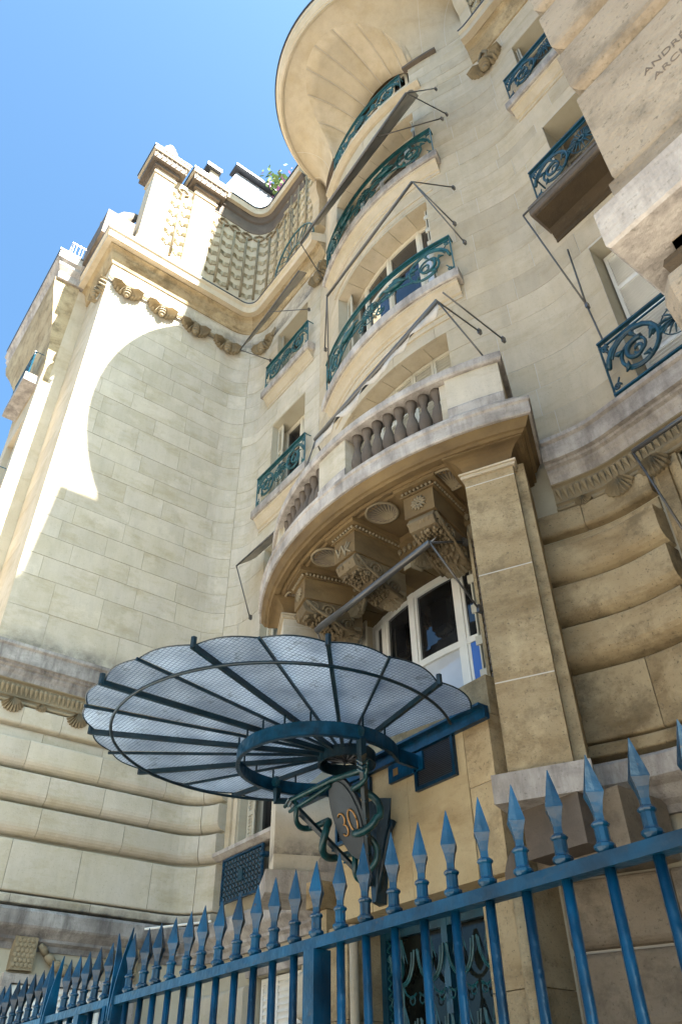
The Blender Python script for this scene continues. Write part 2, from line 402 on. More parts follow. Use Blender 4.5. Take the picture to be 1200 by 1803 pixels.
def window(parent, plan, a, b, z0, z1, off, fr=(0, .5, 1), trans=.62, m='cream', panes=None, fw=.075, curtain_glare=()):
    """window frame with panes following the plan at depth off; fr: mullion fractions"""
    mb = MB(); L = b-a
    def vert(q, w): mb.sweep(plan.seg(q-w/2, q+w/2), [(off-.05, z0), (off+.03, z0), (off+.03, z1), (off-.05, z1)])
    def horiz(z, w, c=a, d=b, o=.022): mb.sweep(plan.seg(c, d), [(off-.045, z-w/2), (off+o, z-w/2), (off+o, z+w/2), (off-.045, z+w/2)])
    for i, t in enumerate(fr):
        q = a+L*t; ww = fw*(1.0 if 0 < t < 1 else 1.3); q = min(max(q, a+ww/2+.004), b-ww/2-.004); vert(q, ww)
    horiz(z1-.05, .10); horiz(z0+.06, .12)
    if trans: horiz(z0+(z1-z0)*trans, .09)
    # sash rails around each pane
    zs = [z0+.06, z0+(z1-z0)*trans, z1-.05] if trans else [z0+.06, z1-.05]
    for t0, t1 in zip(fr, fr[1:]):
        c, d = a+L*t0+fw*.75, a+L*t1-fw*.75
        for q in (c, d): mb.sweep(plan.seg(q-.022, q+.022), [(off-.04, z0+.1), (off+.012, z0+.1), (off+.012, z1-.1), (off-.04, z1-.1)])
    w = mb.build('window', m, parent)
    k = 0
    for t0, t1 in zip(fr, fr[1:]):
        for p, q in zip(zs, zs[1:]):
            c, d = a+L*t0+fw*.4, a+L*t1-fw*.4
            MB().sweep(plan.seg(c, d), [(off-.035, p), (off-.02, p), (off-.02, q), (off-.035, q)]).build('pane', 'curtain_glare' if k in curtain_glare else 'glass', w); k += 1
    return w
def shutter(parent, plan, a, b, z0, z1, off, m='shutter', slats=True, step=.055, panels=2, name='shutter'):
    """louvred shutter leaves lying along the plan"""
    L = (b-a)/panels
    for i in range(panels):
        c, d = a+L*i+.004, a+L*(i+1)-.004; mb = MB()
        for p, q in ((c, c+.05), (d-.05, d)): mb.sweep(plan.seg(p, q), [(off-.03, z0), (off, z0), (off, z1), (off-.03, z1)])
        nr = max(2, int((z1-z0)/.9)+1)
        for k in range(nr+1):
            z = z0+(z1-z0-.07)*k/nr; mb.sweep(plan.seg(c, d), [(off-.028, z), (off-.002, z), (off-.002, z+.07), (off-.028, z+.07)])
        z = z0+.09
        while z < z1-.1:
            mb.sweep(plan.seg(c+.045, d-.045), [(off-.006, z-.008), (off-.002, z), (off-.022, z+.034), (off-.028, z+.028)]); z += step
        mb.sweep(plan.seg(c+.04, d-.04), [(off-.040, z0+.02), (off-.032, z0+.02), (off-.032, z1-.02), (off-.040, z1-.02)])
        mb.build(name, m, parent)

# ornaments ---------------------------------------------------------------
def cone_mesh(s=1.0, fans=True, seed=0):
    """scaled pine cone hanging tip-down between two ribbed needle fans; out = -y; about .7 wide, .5 tall"""
    mb = MB(); n, m = 12, 12; vs = []
    for i in range(m+1):
        t = i/m; z = .10-.44*t; r = .115*max(.02, sin(pi*min(1, t*.90+.10)))**.6
        for k in range(n):
            a = 2*pi*(k+.5*(i % 2))/n; rr = r*(1.14 if i % 2 else .86) if 0 < i < m else r*.6
            vs.append((rr*cos(a)*s, (-.10-rr*sin(a)*.85)*s, (z+(-.014 if i % 2 else .012))*s))
    fs = [(i*n+k, i*n+(k+1) % n, (i+1)*n+(k+1) % n, (i+1)*n+k) for i in range(m) for k in range(n)]
    fs += [tuple(range(n)), tuple(m*n+k for k in range(n-1, -1, -1))]; mb.add(vs, fs)
    for sgn in (-1, 1):
        N = 5; tip = []; rt = (sgn*.04, -.06, .12)
        for k in range(N*2+1):
            a = radians(-90+sgn*(12+k/(2*N)*82)); rr = .37 if k % 2 else .335
            tip.append((rt[0]+rr*cos(a), (-.16 if k % 2 else -.04), rt[2]+rr*sin(a)))
        mid = [(rt[0]+(p[0]-rt[0])*.5, p[1]-.02, rt[2]+(p[2]-rt[2])*.5) for p in tip]; K = len(tip)
        vs = [rt]+mid+tip+[(p[0], .03, p[2]) for p in tip]
        fs = [(0, k+1, k+2) for k in range(K-1)]+[(1+k, 1+K+k, 2+K+k, 2+k) for k in range(K-1)]+[(1+K+k, 1+2*K+k, 2+2*K+k, 2+K+k) for k in range(K-1)]
        mb.add([(p[0]*s, p[1]*s, p[2]*s) for p in vs], fs)
    return mb
def shell_mesh(r=.2, ribs=9):
    """scallop shell, hinge at the bottom... fan upwards, out = -y"""
    vs = [(0, -.05, -.55*r)]; K = ribs*2+1; outer = []
    for k in range(K):
        a = pi*(.02+.96*k/(K-1)); rr = r*(1.0 if k % 2 else .9); outer.append((rr*cos(a)*1.05, (-.07 if k % 2 else -.03), rr*sin(a)*.9))
    mid = [(p[0]*.55, p[1]*1.5-.03, p[2]*.55-.18*r) for p in outer]
    vs += mid+outer+[(p[0], .02, p[2]) for p in outer]
    fs = [(0, 1+k, 2+k) for k in range(K-1)]+[(1+k, 1+K+k, 2+K+k, 2+k) for k in range(K-1)]+[(1+K+k, 1+2*K+k, 2+2*K+k, 2+K+k) for k in range(K-1)]
    return MB().add([(a, b, -c) for a, b, c in vs], fs)     # fans downward
def rot_of(nx, ny): return (0, 0, atan2(nx, -ny))      # turns out=-y into the plan normal
PROTO = {}
def ornament(key, mk, m, parent, loc, nx, ny, scale=None, name='pine_cone', tilt=0):
    if key not in PROTO:
        o = mk().build(name, m, parent, origin=(0, 0, 0), smooth=False); PROTO[key] = o
        o.location = Vector(loc)-wloc(parent); o.rotation_euler = rot_of(nx, ny)
        if scale: o.scale = scale
        return o
    return inst(PROTO[key], parent, loc, rot_of(nx, ny), scale)
def text_mesh(txt, size, depth, name, m, parent, mw):
    cu = bpy.data.curves.new(name, 'FONT'); cu.body = txt; cu.size = size; cu.extrude = depth; cu.bevel_depth = 0
    o = bpy.data.objects.new(name+'_curve', cu); C.objects.link(o)
    dg = bpy.context.evaluated_depsgraph_get(); me = bpy.data.meshes.new_from_object(o.evaluated_get(dg))
    bpy.data.objects.remove(o); bpy.data.curves.remove(cu)
    me.materials.clear(); me.materials.append(M[m]); ob = bpy.data.objects.new(name, me); C.objects.link(ob)
    mw = mw.copy(); mw.translation = mw.translation-wloc(parent); ob.parent = parent; ob.matrix_local = mw
    return ob

# ================================================================== GROUND AND STREET
def structure(mb, name, m):
    o = mb.build(name, m); o['kind'] = 'structure'; return o
structure(MB().box(-400, 400, -400, 400, -1.72, -1.70), 'ground', 'asphalt')
structure(MB().box(-60, 60, -9.2, 1.2, -1.80, -1.60), 'pavement', 'paving')
structure(MB().box(-60, 60, -22, -9.2, -1.80, -1.694), 'road', 'asphalt')
structure(MB().box(-13.1, -.6, 1.2, 8.2, -1.80, -1.596), 'courtyard', 'court')
# houses across the street (only their reflection and bounced light reach the picture)
def opposite(x0, x1, h, lab):
    t = thing('house', lab, 'building', (x0, -24, -1.6))
    MB().box(x0, x1, -34, -24, -1.69, h).build('wall', 'ashlar', t)
    wins = []
    for i in range(int((x1-x0)/2.6)):
        for k in range(int(h/3.6)):
            xa = x0+.9+i*2.6; za = .4+k*3.6
            fr = MB().box(xa-.08, xa+1.28, -24, -23.93, za-.08, za+2.28).build('window', 'white', t)
            MB().box(xa, xa+1.2, -23.93, -23.91, za, za+2.2).build('pane', 'glass', fr)
    MB().box(x0-.1, x1+.1, -24, -23.6, h-.9, h-.6).build('cornice', 'ledge', t)
    MB().box(x0+.2, x1-.2, -33, -24.6, h, h+2.6).build('roof', 'zinc', t)
opposite(-24, -8, 17, 'pale house with white windows facing from across the street, left')
opposite(-8, 7, 19, 'taller pale house with white windows facing from across the street')

# ================================================================== LEFT WING
WING = thing('building_wing', 'left stone wing projecting beside the bow, half sunlit, with pine cone parapet above', 'building', (XL, YF, -1.6), 'parts of the stone apartment house')
MAIN = thing('apartment_building', 'tall curved stone apartment house front with bowed windows and flared top', 'building', (X0, 6, -1.6), 'parts of the stone apartment house')
core(WING, W, 0, SC, -1.6, 20.1, [], depth=.5)
lv = [7.1, 7.9, 8.62, 9.13, 9.62, 10.11, 10.62, 11.15, 11.7, 12.2, 12.75, 13.5, 14.05, 14.6, 15.12, 15.7, 16.25, 16.8, 17.34, 17.9, 18.4, 18.95, 19.3]
stones(WING, W, 0, SC, lv, [], 'cool', .8, 1.5, seed=11)
# right end of the wing's front faces, stepping away to the left
FP = Plan([(-17.6, 1.92), (-15.262, 1.92)])
MB().box(-17.6, -17.2, 2.3, 13, -1.6, 20.3).build('wall', 'ashlar', WING)
core(WING, FP, 0, FP.L, -1.6, 19.4, [(.6, 1.9, 11.6, 14.4), (.6, 1.9, 15.8, 18.3), (.6, 1.9, 7.3, 10)], 'ashlar', depth=.4)
for zz in (7.3, 11.6, 15.8):
    MB().box(-17.1, -15.6, 2.10, 2.15, zz-.2, zz+2.9).build('window', 'glass', WING)
    MB().box(-17.2, -15.5, 1.55, 1.917, zz-.3, zz-.02).build('sill', 'ledge', WING)
SP2 = Plan([(-15.24, 1.905), (-15.24, 2.47)]); SP3 = Plan([(-15.24, 2.47), (-13.98, 2.47)]); SP4 = Plan([(-13.98, 2.448), (XL-.002, 2.448)])
for P_, nm in ((SP2, 'wall'), (SP3, 'wall'), (SP4, 'pilaster')):
    core(WING, P_, 0, P_.L, -1.6, 19.5, [], 'ashlar', depth=.3, name=nm)
lv2 = [7+.66*i for i in range(20)]
stones(WING, SP3, .0, SP3.L, lv2, [], 'ashlar', 2, 3, seed=5)
# flared side cheek of the front bay: swells forward towards the terrace
mb = MB(); prof = [(1.93, 15.0), (1.90, 16.0), (1.82, 16.9), (1.70, 17.7), (1.55, 18.5), (1.42, 19.1), (1.36, 19.6)]
vs = []; fs = []
for y_, z_ in prof: vs += [(-15.23, y_, z_), (-15.23, 2.10, z_), (-17.6-(1.93-y_)*3.4, y_, z_), (-17.6-(1.93-y_)*3.4, 2.10, z_)]
for i in range(len(prof)-1):
    a = i*4; b = a+4; fs += [(a, a+1, b+1, b), (a, b, b+2, a+2), (a+2, b+2, b+3, a+3), (a+1, a+3, b+3, b+1)]
mb.add(vs, fs).build('bay_cheek', 'brown', WING)  # brown colour stands in for shade on the overhang's underside
TP = Plan([(-19.7, 1.42), (-15.15, 1.42), (-15.15, 2.5)])
moulding(WING, TP, 0, TP.L, [(-.5, 19.55), (0, 19.55), (.03, 19.75), (.0, 19.8), (.12, 20.0), (.12, 20.12), (.2, 20.2), (.2, 20.5), (-.5, 20.5)], 'ledge')
moulding(WING, TP, 0, TP.L, [(.1, 20.503), (.225, 20.503), (.225, 20.55), (.1, 20.56)], 'darkzinc', 'lead_edge')
MB().box(-19.7, -15.2, 1.4, 9, 20.3, 20.4).build('terrace_slab', 'soffit', WING)
# main cornice with string of mouldings: wing part
CORM = [(-.2, 19.0), (.04, 19.0), (.07, 19.08), (.05, 19.12), (.10, 19.2), (.14, 19.34), (.14, 19.40), (.18, 19.46), (.26, 19.5), (.26, 19.557), (-.2, 19.557)]  # lower mouldings, coloured brown for dirt and painted shading under the cornice
CORN = [(-.2, 19.56), (.42, 19.56), (.42, 19.80), (.47, 19.86), (.47, 19.93), (-.2, 20.0)]
CORL = [(.40, 19.933), (.485, 19.933), (.485, 19.975), (.40, 19.985)]
WFront = Plan([(-15.3, YF), (XL, YF)]+[(p[0], p[1]) for p in W.p[1:]])
dS = WFront.s[1]
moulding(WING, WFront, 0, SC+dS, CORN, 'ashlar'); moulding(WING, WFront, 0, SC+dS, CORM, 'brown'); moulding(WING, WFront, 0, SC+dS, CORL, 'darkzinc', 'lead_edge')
CEND = S(X0-2.95)
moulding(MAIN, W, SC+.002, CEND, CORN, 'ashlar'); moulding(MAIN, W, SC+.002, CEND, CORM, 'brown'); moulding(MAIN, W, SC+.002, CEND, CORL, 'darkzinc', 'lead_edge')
CST = S(X0+2.95)
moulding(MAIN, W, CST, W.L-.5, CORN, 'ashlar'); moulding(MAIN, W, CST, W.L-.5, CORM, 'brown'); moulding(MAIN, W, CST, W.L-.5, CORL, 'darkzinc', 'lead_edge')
# string course on the wing and right bay
STR = [(-.1, 6.42), (.10, 6.42), (.12, 6.50), (.16, 6.56), (.16, 6.60), (.21, 6.62), (.21, 6.66), (.27, 6.67), (.27, 6.93), (.31, 6.96), (.31, 7.02), (.22, 7.04), (.20, 7.07), (.1, 7.09), (-.1, 7.10)]
FRZ = [(-.1, 6.0), (.03, 6.0), (.04, 6.10), (.07, 6.12), (.05, 6.15), (.06, 6.38), (.10, 6.40), (.10, 6.42), (-.1, 6.42)]
PILX = -4.35                                      # where the pillar meets the wall
def frieze(parent, a, b, lm='ledge'):
    moulding(parent, W, a, b, STR, lm, 'string_course'); moulding(parent, W, a, b, FRZ, 'carved', 'frieze')
    mb = MB(); q = a+.06
    while q < b-.04:
        x, y, nx, ny = W.at(q); tx, ty = -ny, nx
        mb.tube([(x+nx*.05, y+ny*.05, 6.36), (x+nx*.10, y+ny*.10, 6.29), (x+nx*.055+tx*.02, y+ny*.055+ty*.02, 6.17)], [.012, .034, .008], 5); q += .085
    o = mb.build('leaf_ornament', 'carved', parent); o['kind'] = 'stuff'
    mb = MB(); pts_ = []
    for x, y, nx, ny in W.seg(a, b): pts_.append((x+nx*.06, y+ny*.06, 6.03))
    mb.tube(pts_, .028, 6).build('rope_moulding', 'carved', parent, smooth=True)
frieze(WING, 0, SC, 'ledge_dark')
frieze(MAIN, SC+.002, S(-9.9), 'ledge_dark'); frieze(MAIN, S(PILX+.1), W.L-.8)
def shells(parent, ss, r=.2):
    for i, q in enumerate(ss):
        x, y, nx, ny = W.at(q); big = i % 2 == 0; sc = 1.0 if big else .55
        ornament('shell', lambda: shell_mesh(.19), 'carved', parent, (x+nx*.11, y+ny*.11, 5.97 if big else 6.02), nx, ny, (sc,)*3, 'shell')
shells(WING, [.55, 1.05, 1.72, 2.35, 3.0, 3.5])
shells(MAIN, [S(-3.42), S(-3.92), S(-2.95)])
def block_run(parent, runs, m, seed, lower=True):
    for a, b in runs:
        rustic(parent, W, a, b, 5.62, 5.98, m, .5, .8, .13, .05, seed)
        for i, (z0, z1) in enumerate([(5.40-.0, 5.62), (4.87, 5.40), (4.34, 4.87), (3.82, 4.34)]):
            if i == 0: continue
            rustic(parent, W, a, b, z0, z1, m, .9, 1.5, .25 if m == 'brown' else .20, .19 if m == 'brown' else .17, seed+i)
        rustic(parent, W, a, b, 5.40, 5.62, m, .9, 1.5, .04, .03, seed+9)
        rustic(parent, W, a, b, 3.04, 3.82, m, .8, 1.3, .15, .03, seed+7)
        rustic(parent, W, a, b, 2.84, 3.04, m, 1.2, 1.9, .17, .02, seed+8)
block_run(WING, [(0, SC)], 'cool', 20)
LEDGE = [(-.2, 2.30), (.08, 2.30), (.10, 2.38), (.16, 2.42), (.16, 2.46), (.24, 2.54), (.28, 2.57), (.30, 2.60), (.31, 2.78), (.27, 2.83), (-.2, 2.86)]
moulding(WING, W, 0, SC, LEDGE, 'ledge_dark', 'ledge')
# lower frieze of the wing: scale plaques, swag, shuttered window
g0 = 4.0-YF
core(WING, W, 0, SC, 1.2, 2.3, [], 'core', depth=.2, name='frieze', off=.06)
for yy in (4.12, 5.78):
    q = yy-YF; x, y, nx, ny = W.at(q)
    pl = MB().box(x-.0, x+.20, yy-.17, yy+.17, 2.02, 2.46).build('scale_plaque', 'carved', WING)
    mb = MB()
    for i in range(5):
        for k in range(6):
            yc = yy-.13+.064*i+(.032 if k % 2 else 0)
            if yc < yy+.15: mb.lathe((x+.2, yc, 2.08+.066*k), [(.034, -.004), (.034, .004), (.022, .014)], 8, 'x')
    o = mb.build('scale', 'carved', pl); o['kind'] = 'stuff'
for k in range(11):
    t = k/10; yy = 4.36+t*1.2; zz = 2.38-.34*sin(pi*t)**.8; zz2 = 2.38-.34*sin(pi*min(1, t+.1))**.8
    r = .05+.035*sin(pi*t); x = XL+.13
    MB().tube([(x, yy-.01, zz), (x+.02, yy+.06, (zz+zz2)/2), (x, yy+.125, zz2)], [r*.8, r*1.12, r*.95], 8).build('garland', 'carved', WING, smooth=True)
wp = W.seg(3.85-YF, 5.95-YF)
def yplan(a, b, x): return Plan([(x, a), (x, b)])
YP = yplan(3.9, 6.0, XL+.07)
for k, (a, b) in enumerate(((0, .14), (1.96, 2.1))): MB().sweep(YP.seg(a, b), [(-.02, -1.4), (.10, -1.4), (.10, 1.98), (-.02, 1.98)]).build('window_surround', 'ledge', WING)
MB().sweep(YP.seg(.14, 1.96), [(-.02, 1.86), (.10, 1.86), (.10, 1.98), (-.02, 1.98)]).build('window_surround', 'ledge', WING)
shutter(WING, YP, .16, 1.94, -1.0, 1.84, .06, 'white', step=.09, panels=4)
core(WING, W, 0, SC, -1.6, 1.2, [], 'core', depth=.2, name='plinth', off=.06)

# upper garland of pine cones below the cornice
def garland(parent, s0, s1, ss):
    allp = [s0]+ss+[s1]
    for a, b in zip(allp, allp[1:]):
        for dz, r in ((.05, .030), (.12, .020), (0.0, .022)):
            pts_ = []
            for k in range(9):
                t = k/8; x, y, nx, ny = W.at(a+(b-a)*t); o = .08
                pts_.append((x+nx*o, y+ny*o, 18.30+dz-.12*sin(pi*t)+.02*sin(14*t+dz*30)))
            MB().tube(pts_, r, 6).build('rope', 'carved', parent, smooth=True)
    for q in ss:
        x, y, nx, ny = W.at(q)
        ornament('cone_big', lambda: cone_mesh(1.08), 'carved', parent, (x+nx*.04, y+ny*.04, 18.13), nx, ny)
def wq(y): return y-YF
garland(WING, 0.0, wq(6.3), [wq(3.0), wq(4.05), wq(5.1), wq(6.15)])
garland(MAIN, SC+.1, S(-12.15), [S(-12.75)])
ornament('cone_big', None, 'carved', WING, (-13.75, YF-.06, 18.0), 0, -1)
for xx in (-9.95, -3.45):
    x, y, nx, ny = W.at(S(xx)); ornament('cone_big', None, 'carved', MAIN, (x+nx*.03, y+ny*.03, 18.35), nx, ny)
    for k in (-1, 1):
        MB().tube([(x+k*.02, y-.07, 19.0), (x+k*.12, y-.09, 18.75), (x+k*.04, y-.07, 18.5)], .035, 6).build('rope', 'carved', MAIN, smooth=True)

# parapet of the wing: two pilasters with caps, carved pine cone panels
PAR = Plan([(XL+.0, 2.9), (XL, 6.3)]+[(p[0], p[1]) for p in W.p[2:10]]+[(-10.0, 7.1)])
moulding(WING, PAR, 0, PAR.L, [(-.4, 20.0), (.12, 20.0), (.12, 20.45), (.08, 20.5), (.08, 20.62), (-.4, 20.62)], 'ashlar', 'plinth')
moulding(WING, PAR, 0, PAR.L, [(-.5, 20.62), (.03, 20.62), (.03, 24.55), (-.5, 24.55)], 'ashlar', 'parapet')
moulding(WING, PAR, 1.95, PAR.L-.9, [(-.5, 24.55), (.05, 24.55), (.08, 24.75), (.08, 25.1), (.14, 25.15), (.2, 25.4), (-.5, 25.4)], 'dark_stone', 'cornice')  # dark stone paints the shaded underside below the pale top
moulding(WING, PAR, 1.95, PAR.L-.9, [(-.5, 25.402), (.32, 25.402), (.34, 25.72), (-.5, 25.75)], 'ashlar', 'cornice')
moulding(WING, PAR, 1.95, PAR.L-.9, [(.2, 25.755), (.37, 25.73), (.37, 25.80), (.2, 25.82)], 'darkzinc', 'lead_edge')
MB().sweep(PAR.seg(.62, 1.37), [(-.3, 24.5), (.05, 24.5), (.1, 24.75), (-.3, 24.75)]).build('cornice', 'ashlar', WING)
def pier(y0, y1, ztop, cone):
    xb = XL-.55; xf = XL+.16
    t = MB().box(xb, xf, y0, y1, 20.5, ztop).build('pilaster', 'ashlar', WING)
    MB().box(xb-.04, xf+.04, y0-.04, y1+.04, 20.0, 20.62).build('pilaster_base', 'ashlar', t)
    MB().box(xb-.05, xf+.05, y0-.05, y1+.05, ztop-.32, ztop-.22).build('fillet', 'ashlar', t)
    mb = MB().box(xb-.10, xf+.10, y0-.10, y1+.10, ztop, ztop+.16)
    mb.box(xb-.24, xf+.24, y0-.24, y1+.24, ztop+.16, ztop+.52)
    mb.build('capital', 'dark_stone', t)  # dark colour carries the shading under the cap
    MB().box(xb-.30, xf+.30, y0-.30, y1+.30, ztop+.52, ztop+.70).build('abacus', 'ashlar', t); MB().box(xb-.33, xf+.33, y0-.33, y1+.33, ztop+.703, ztop+.76).build('lead_edge', 'darkzinc', t)
    mb = MB(); n = 7
    for i in range(n):
        yy = y0-.18+(y1-y0+.36)*i/(n-1); mb.tube([(xf+.26, yy, ztop+.2), (xf+.25, yy+.04, ztop+.34), (xf+.25, yy, ztop+.48)], [.015, .03, .015], 5)
    o = mb.build('leaf_ornament', 'dark_stone', t); o['kind'] = 'stuff'
    if cone:
        yc = (y0+y1)/2; xc = (xb+xf)/2; mb = MB(); vs = []; m_, n_ = 12, 14
        for i in range(m_+1):
            tt = i/m_; r = .42*(cos(tt*pi/2)**.7)*(1.08 if i % 2 else .92)
            for k in range(n_): a = 2*pi*(k+.5*(i % 2))/n_; vs.append((xc+r*cos(a), yc+r*sin(a), ztop+.8+tt*1.7))
        mb.add(vs, [(i*n_+k, i*n_+(k+1) % n_, (i+1)*n_+(k+1) % n_, (i+1)*n_+k) for i in range(m_) for k in range(n_)])
        o = mb.build('pine_cone', 'cool', t); o['label'] = 'pine cone finial on top of the corner pilaster'
pier(2.84, 3.52, 24.7, True); pier(4.27, 5.02, 24.9, False)
MB().box(-15.2, XL-.1, 1.9, 2.75, 20.3, 21.5).build('buttress', 'dark_stone', WING)
MB().tube([(-14.2, 2.3, 20.5), (-14.2, 2.2, 21.6), (-14.2, 2.55, 22.5), (-14.2, 2.85, 22.9)], [.3, .32, .22, .12], 8).build('scroll', 'dark_stone', WING, smooth=True)
def cone_panel(parent, plan, cols, z0, z1, step=.54, sc=.58, ribs=True):
    for i, q in enumerate(cols):
        x, y, nx, ny = plan.at(q); z = z1-.34-(.24 if i % 2 else 0)
        while z > z0+.1:
            ornament('cone_small', lambda: cone_mesh(.95), 'carved_pale', parent, (x+nx*.02, y+ny*.02, z), nx, ny, (sc, sc*.62, sc)); z -= step
    if ribs:
        for a, b in zip(cols, cols[1:]):
            q = (a+b)/2; x, y, nx, ny = plan.at(q)
            MB().tube([(x+nx*.07, y+ny*.07, z0), (x+nx*.07, y+ny*.07, z1-.1)], .042, 6).build('branch', 'carved', parent, smooth=True)
            mb = MB()
            for s_ in (-1, 1):
                pp = []
                for k in range(9):
                    t = k/8; x2, y2, nx2, ny2 = plan.at(q+s_*.19*sin(pi*t)+(t-.5)*0); pp.append((x2+nx2*.07, y2+ny2*.07, z1-.15+.35*t))
                mb.tube(pp, .035, 6)
            mb.build('branch', 'carved', parent, smooth=True)
cone_panel(WING, PAR, [.84, 1.18], 20.75, 24.4)
PP = 2.9
cone_panel(WING, PAR, [5.22-PP+.46*i for i in range(9)], 20.75, 24.2)

# roofs and plants far above
MB().add([(-14.0, 5.0, 25.6), (-14.0, 10.4, 25.6), (-14.9, 10.4, 31.0), (-14.9, 6.3, 31.0), (-16.5, 5.0, 25.6), (-16.5, 10.4, 25.6)], [(0, 1, 2, 3), (0, 3, 4), (1, 5, 2), (4, 3, 2, 5)]).build('roof', 'zinc', WING)
MB().box(-15.2, -14.6, 6.1, 8.2, 31.0, 31.12).build('roof_edge', 'darkzinc', WING)
MB().box(-15.0, -13.95, 4.7, 5.3, 28.3, 28.5).build('roof_edge', 'darkzinc', WING)
MB().box(-15.0, -14.1, 4.9, 5.25, 25.7, 28.3).build('chimney', 'ashlar', WING)
pt = thing('roof_plants', 'bushy flowering plants in a planter on the roof terrace against the sky', 'plants', (-14.4, 9.0, 30.6))
rnd = random.Random(4); mbl = MB(); mbf = MB()
for i in range(2600):
    a, b, c = rnd.gauss(0, .3), rnd.gauss(0, .62), abs(rnd.gauss(0, .42))
    p = Vector((-14.5+a, 9.1+b, 30.9+c)); s_ = rnd.uniform(.06, .16)
    u = Vector((rnd.gauss(0, 1), rnd.gauss(0, 1), rnd.gauss(0, 1))).normalized(); v = u.orthogonal()
    (mbf if rnd.random() < .3 else mbl).add([p-u*s_, p+v*s_*.5, p+u*s_, p-v*s_*.5], [(0, 1, 2, 3)])
mbl.build('foliage', 'leaf', pt); mbf.build('blossom', 'flower', pt)
MB().box(-14.9, -14.1, 8.2, 10.2, 30.5, 30.85).build('planter', 'darkzinc', pt)
MB().box(-14.8, -14.2, 8.3, 10.1, 29.5, 30.5).build('dormer', 'zinc', WING)

# ================================================================== MAIN FRONT
BW = (S(X0-1.45), S(X0+1.45))                      # bow windows
LB = (S(-12.05), S(-10.6)); RBy = (S(-2.82), S(-1.35))
LM = (S(-12.35), S(-10.9)); RM = (S(-2.7), S(-1.2))
ops_up = [(*BW, 7.15, 10.37), (*BW, 11.6, 14.55), (*BW, 15.85, 18.5),
          (*LB, 7.15, 10.3), (*LB, 11.6, 14.25), (*LB, 15.75, 17.95),
          (*RBy, 7.15, 10.3), (*RBy, 11.6, 14.25), (*RBy, 15.75, 17.95)]
S_END = W.L-.01
core(MAIN, W, SC+.002, S_END, 6.4, 19.45, ops_up)
core(MAIN, W, SC+.002, S(X0-1.5), 19.45, 20.9, []); core(MAIN, W, S(X0+1.5), S_END, 19.45, 20.9, [])
ops_low = [(S(X0-1.32), S(X0+1.32), 2.86, 6.15), (*LM, 3.95, 5.9), (*RM, 3.95, 6.0),
           (S(X0-1.0), S(X0+1.0), -1.6, 1.9), (S(-11.55), S(-10.3), -1.2, 1.95)]
core(MAIN, W, SC+.002, S_END, -1.6, 6.4, ops_low)
core(MAIN, W, S(-4.9), S_END-.6, 7.1, 19.0, ops_up, 'joint', depth=.004, name='mortar', off=.006)
up = [7.1, 7.15, 7.75, 8.28, 8.8, 9.32, 9.85, 10.30, 10.37, 10.9, 11.3]
lv3 = [7.12, 7.72, 8.25, 8.78, 9.3, 9.82, 10.34, 10.9, 11.56, 12.1, 12.64, 13.18, 13.72, 14.27, 14.6, 15.15, 15.74, 16.3, 16.86, 17.42, 17.95, 18.5, 19.03]
pad = .006
def opx(ops, p=.0): return [(a-p, b+p, c, d) for a, b, c, d in ops]
stones(MAIN, W, SC+.004, S(-10.0), lv3, opx(ops_up), 'cool', .8, 1.4, seed=31)
stones(MAIN, W, S(-10.0), W.L-.9, lv3, opx(ops_up), 'ashlar', .9, 1.5, seed=33)
stones(MAIN, W, S(-9.7), S(X0-1.5), [19.04, 19.5, 20.0, 20.45, 20.88], [], 'ashlar', .6, 1.0, seed=34)
stones(MAIN, W, S(X0-1.5)+.004, S(X0+1.5)-.004, [18.52, 19.03, 19.43], [], 'ashlar', .6, 1.0, seed=36)
stones(MAIN, W, S(X0+1.5), S(X0+2.95), [19.04, 19.5, 20.0, 20.45, 20.88], [], 'ashlar', .6, 1.0, seed=35)
# head soffits of the bow windows: wedge stones
for z in (6.15, 10.37, 14.55, 18.5):
    a, b = (S(X0-1.32), S(X0+1.32)) if z < 7 else BW; n = 6
    for i in range(n):
        c, d = a+(b-a)*i/n+.006, a+(b-a)*(i+1)/n-.006
        MB().sweep(W.seg(c, d), [(-.5, z-.012), (-.004, z-.012), (-.004, z+.03), (-.5, z+.03)]).build('stone', 'soffit' if z < 7 else 'ashlar', MAIN)
# string of mouldings below curved sills and the sills
def sill(a, b, z, out=.24, h=.24, m='ledge', deep=.0, name='sill'):
    o = moulding(MAIN, W, a, b, [(-.3, z-h), (out-.02, z-h), (out, z-h+.02), (out, z-.02), (out-.02, z), (-.3, z)], m, name)
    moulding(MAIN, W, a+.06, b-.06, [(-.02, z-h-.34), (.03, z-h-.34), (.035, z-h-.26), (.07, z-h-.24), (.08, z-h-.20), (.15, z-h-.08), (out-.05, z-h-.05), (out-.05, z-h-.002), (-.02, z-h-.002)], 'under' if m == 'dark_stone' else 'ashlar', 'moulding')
    return o
for z in (11.58, 15.82): sill(S(X0-1.88), S(X0+1.88), z)
for z in (11.55, 15.7): sill(S(-12.42), S(-10.2), z)
sill(S(-3.25), S(-1.0), 15.7); sill(S(-3.3), S(-.9), 11.6, .52, .26, 'dark_stone')
# curved archivolt lines between window head and next sill on the bow
for z in (10.62, 10.78, 14.75): moulding(MAIN, W, S(X0-1.62), S(X0+1.62), [(-.02, z), (.035, z+.01), (.035, z+.07), (-.02, z+.09)], 'ashlar', 'moulding')
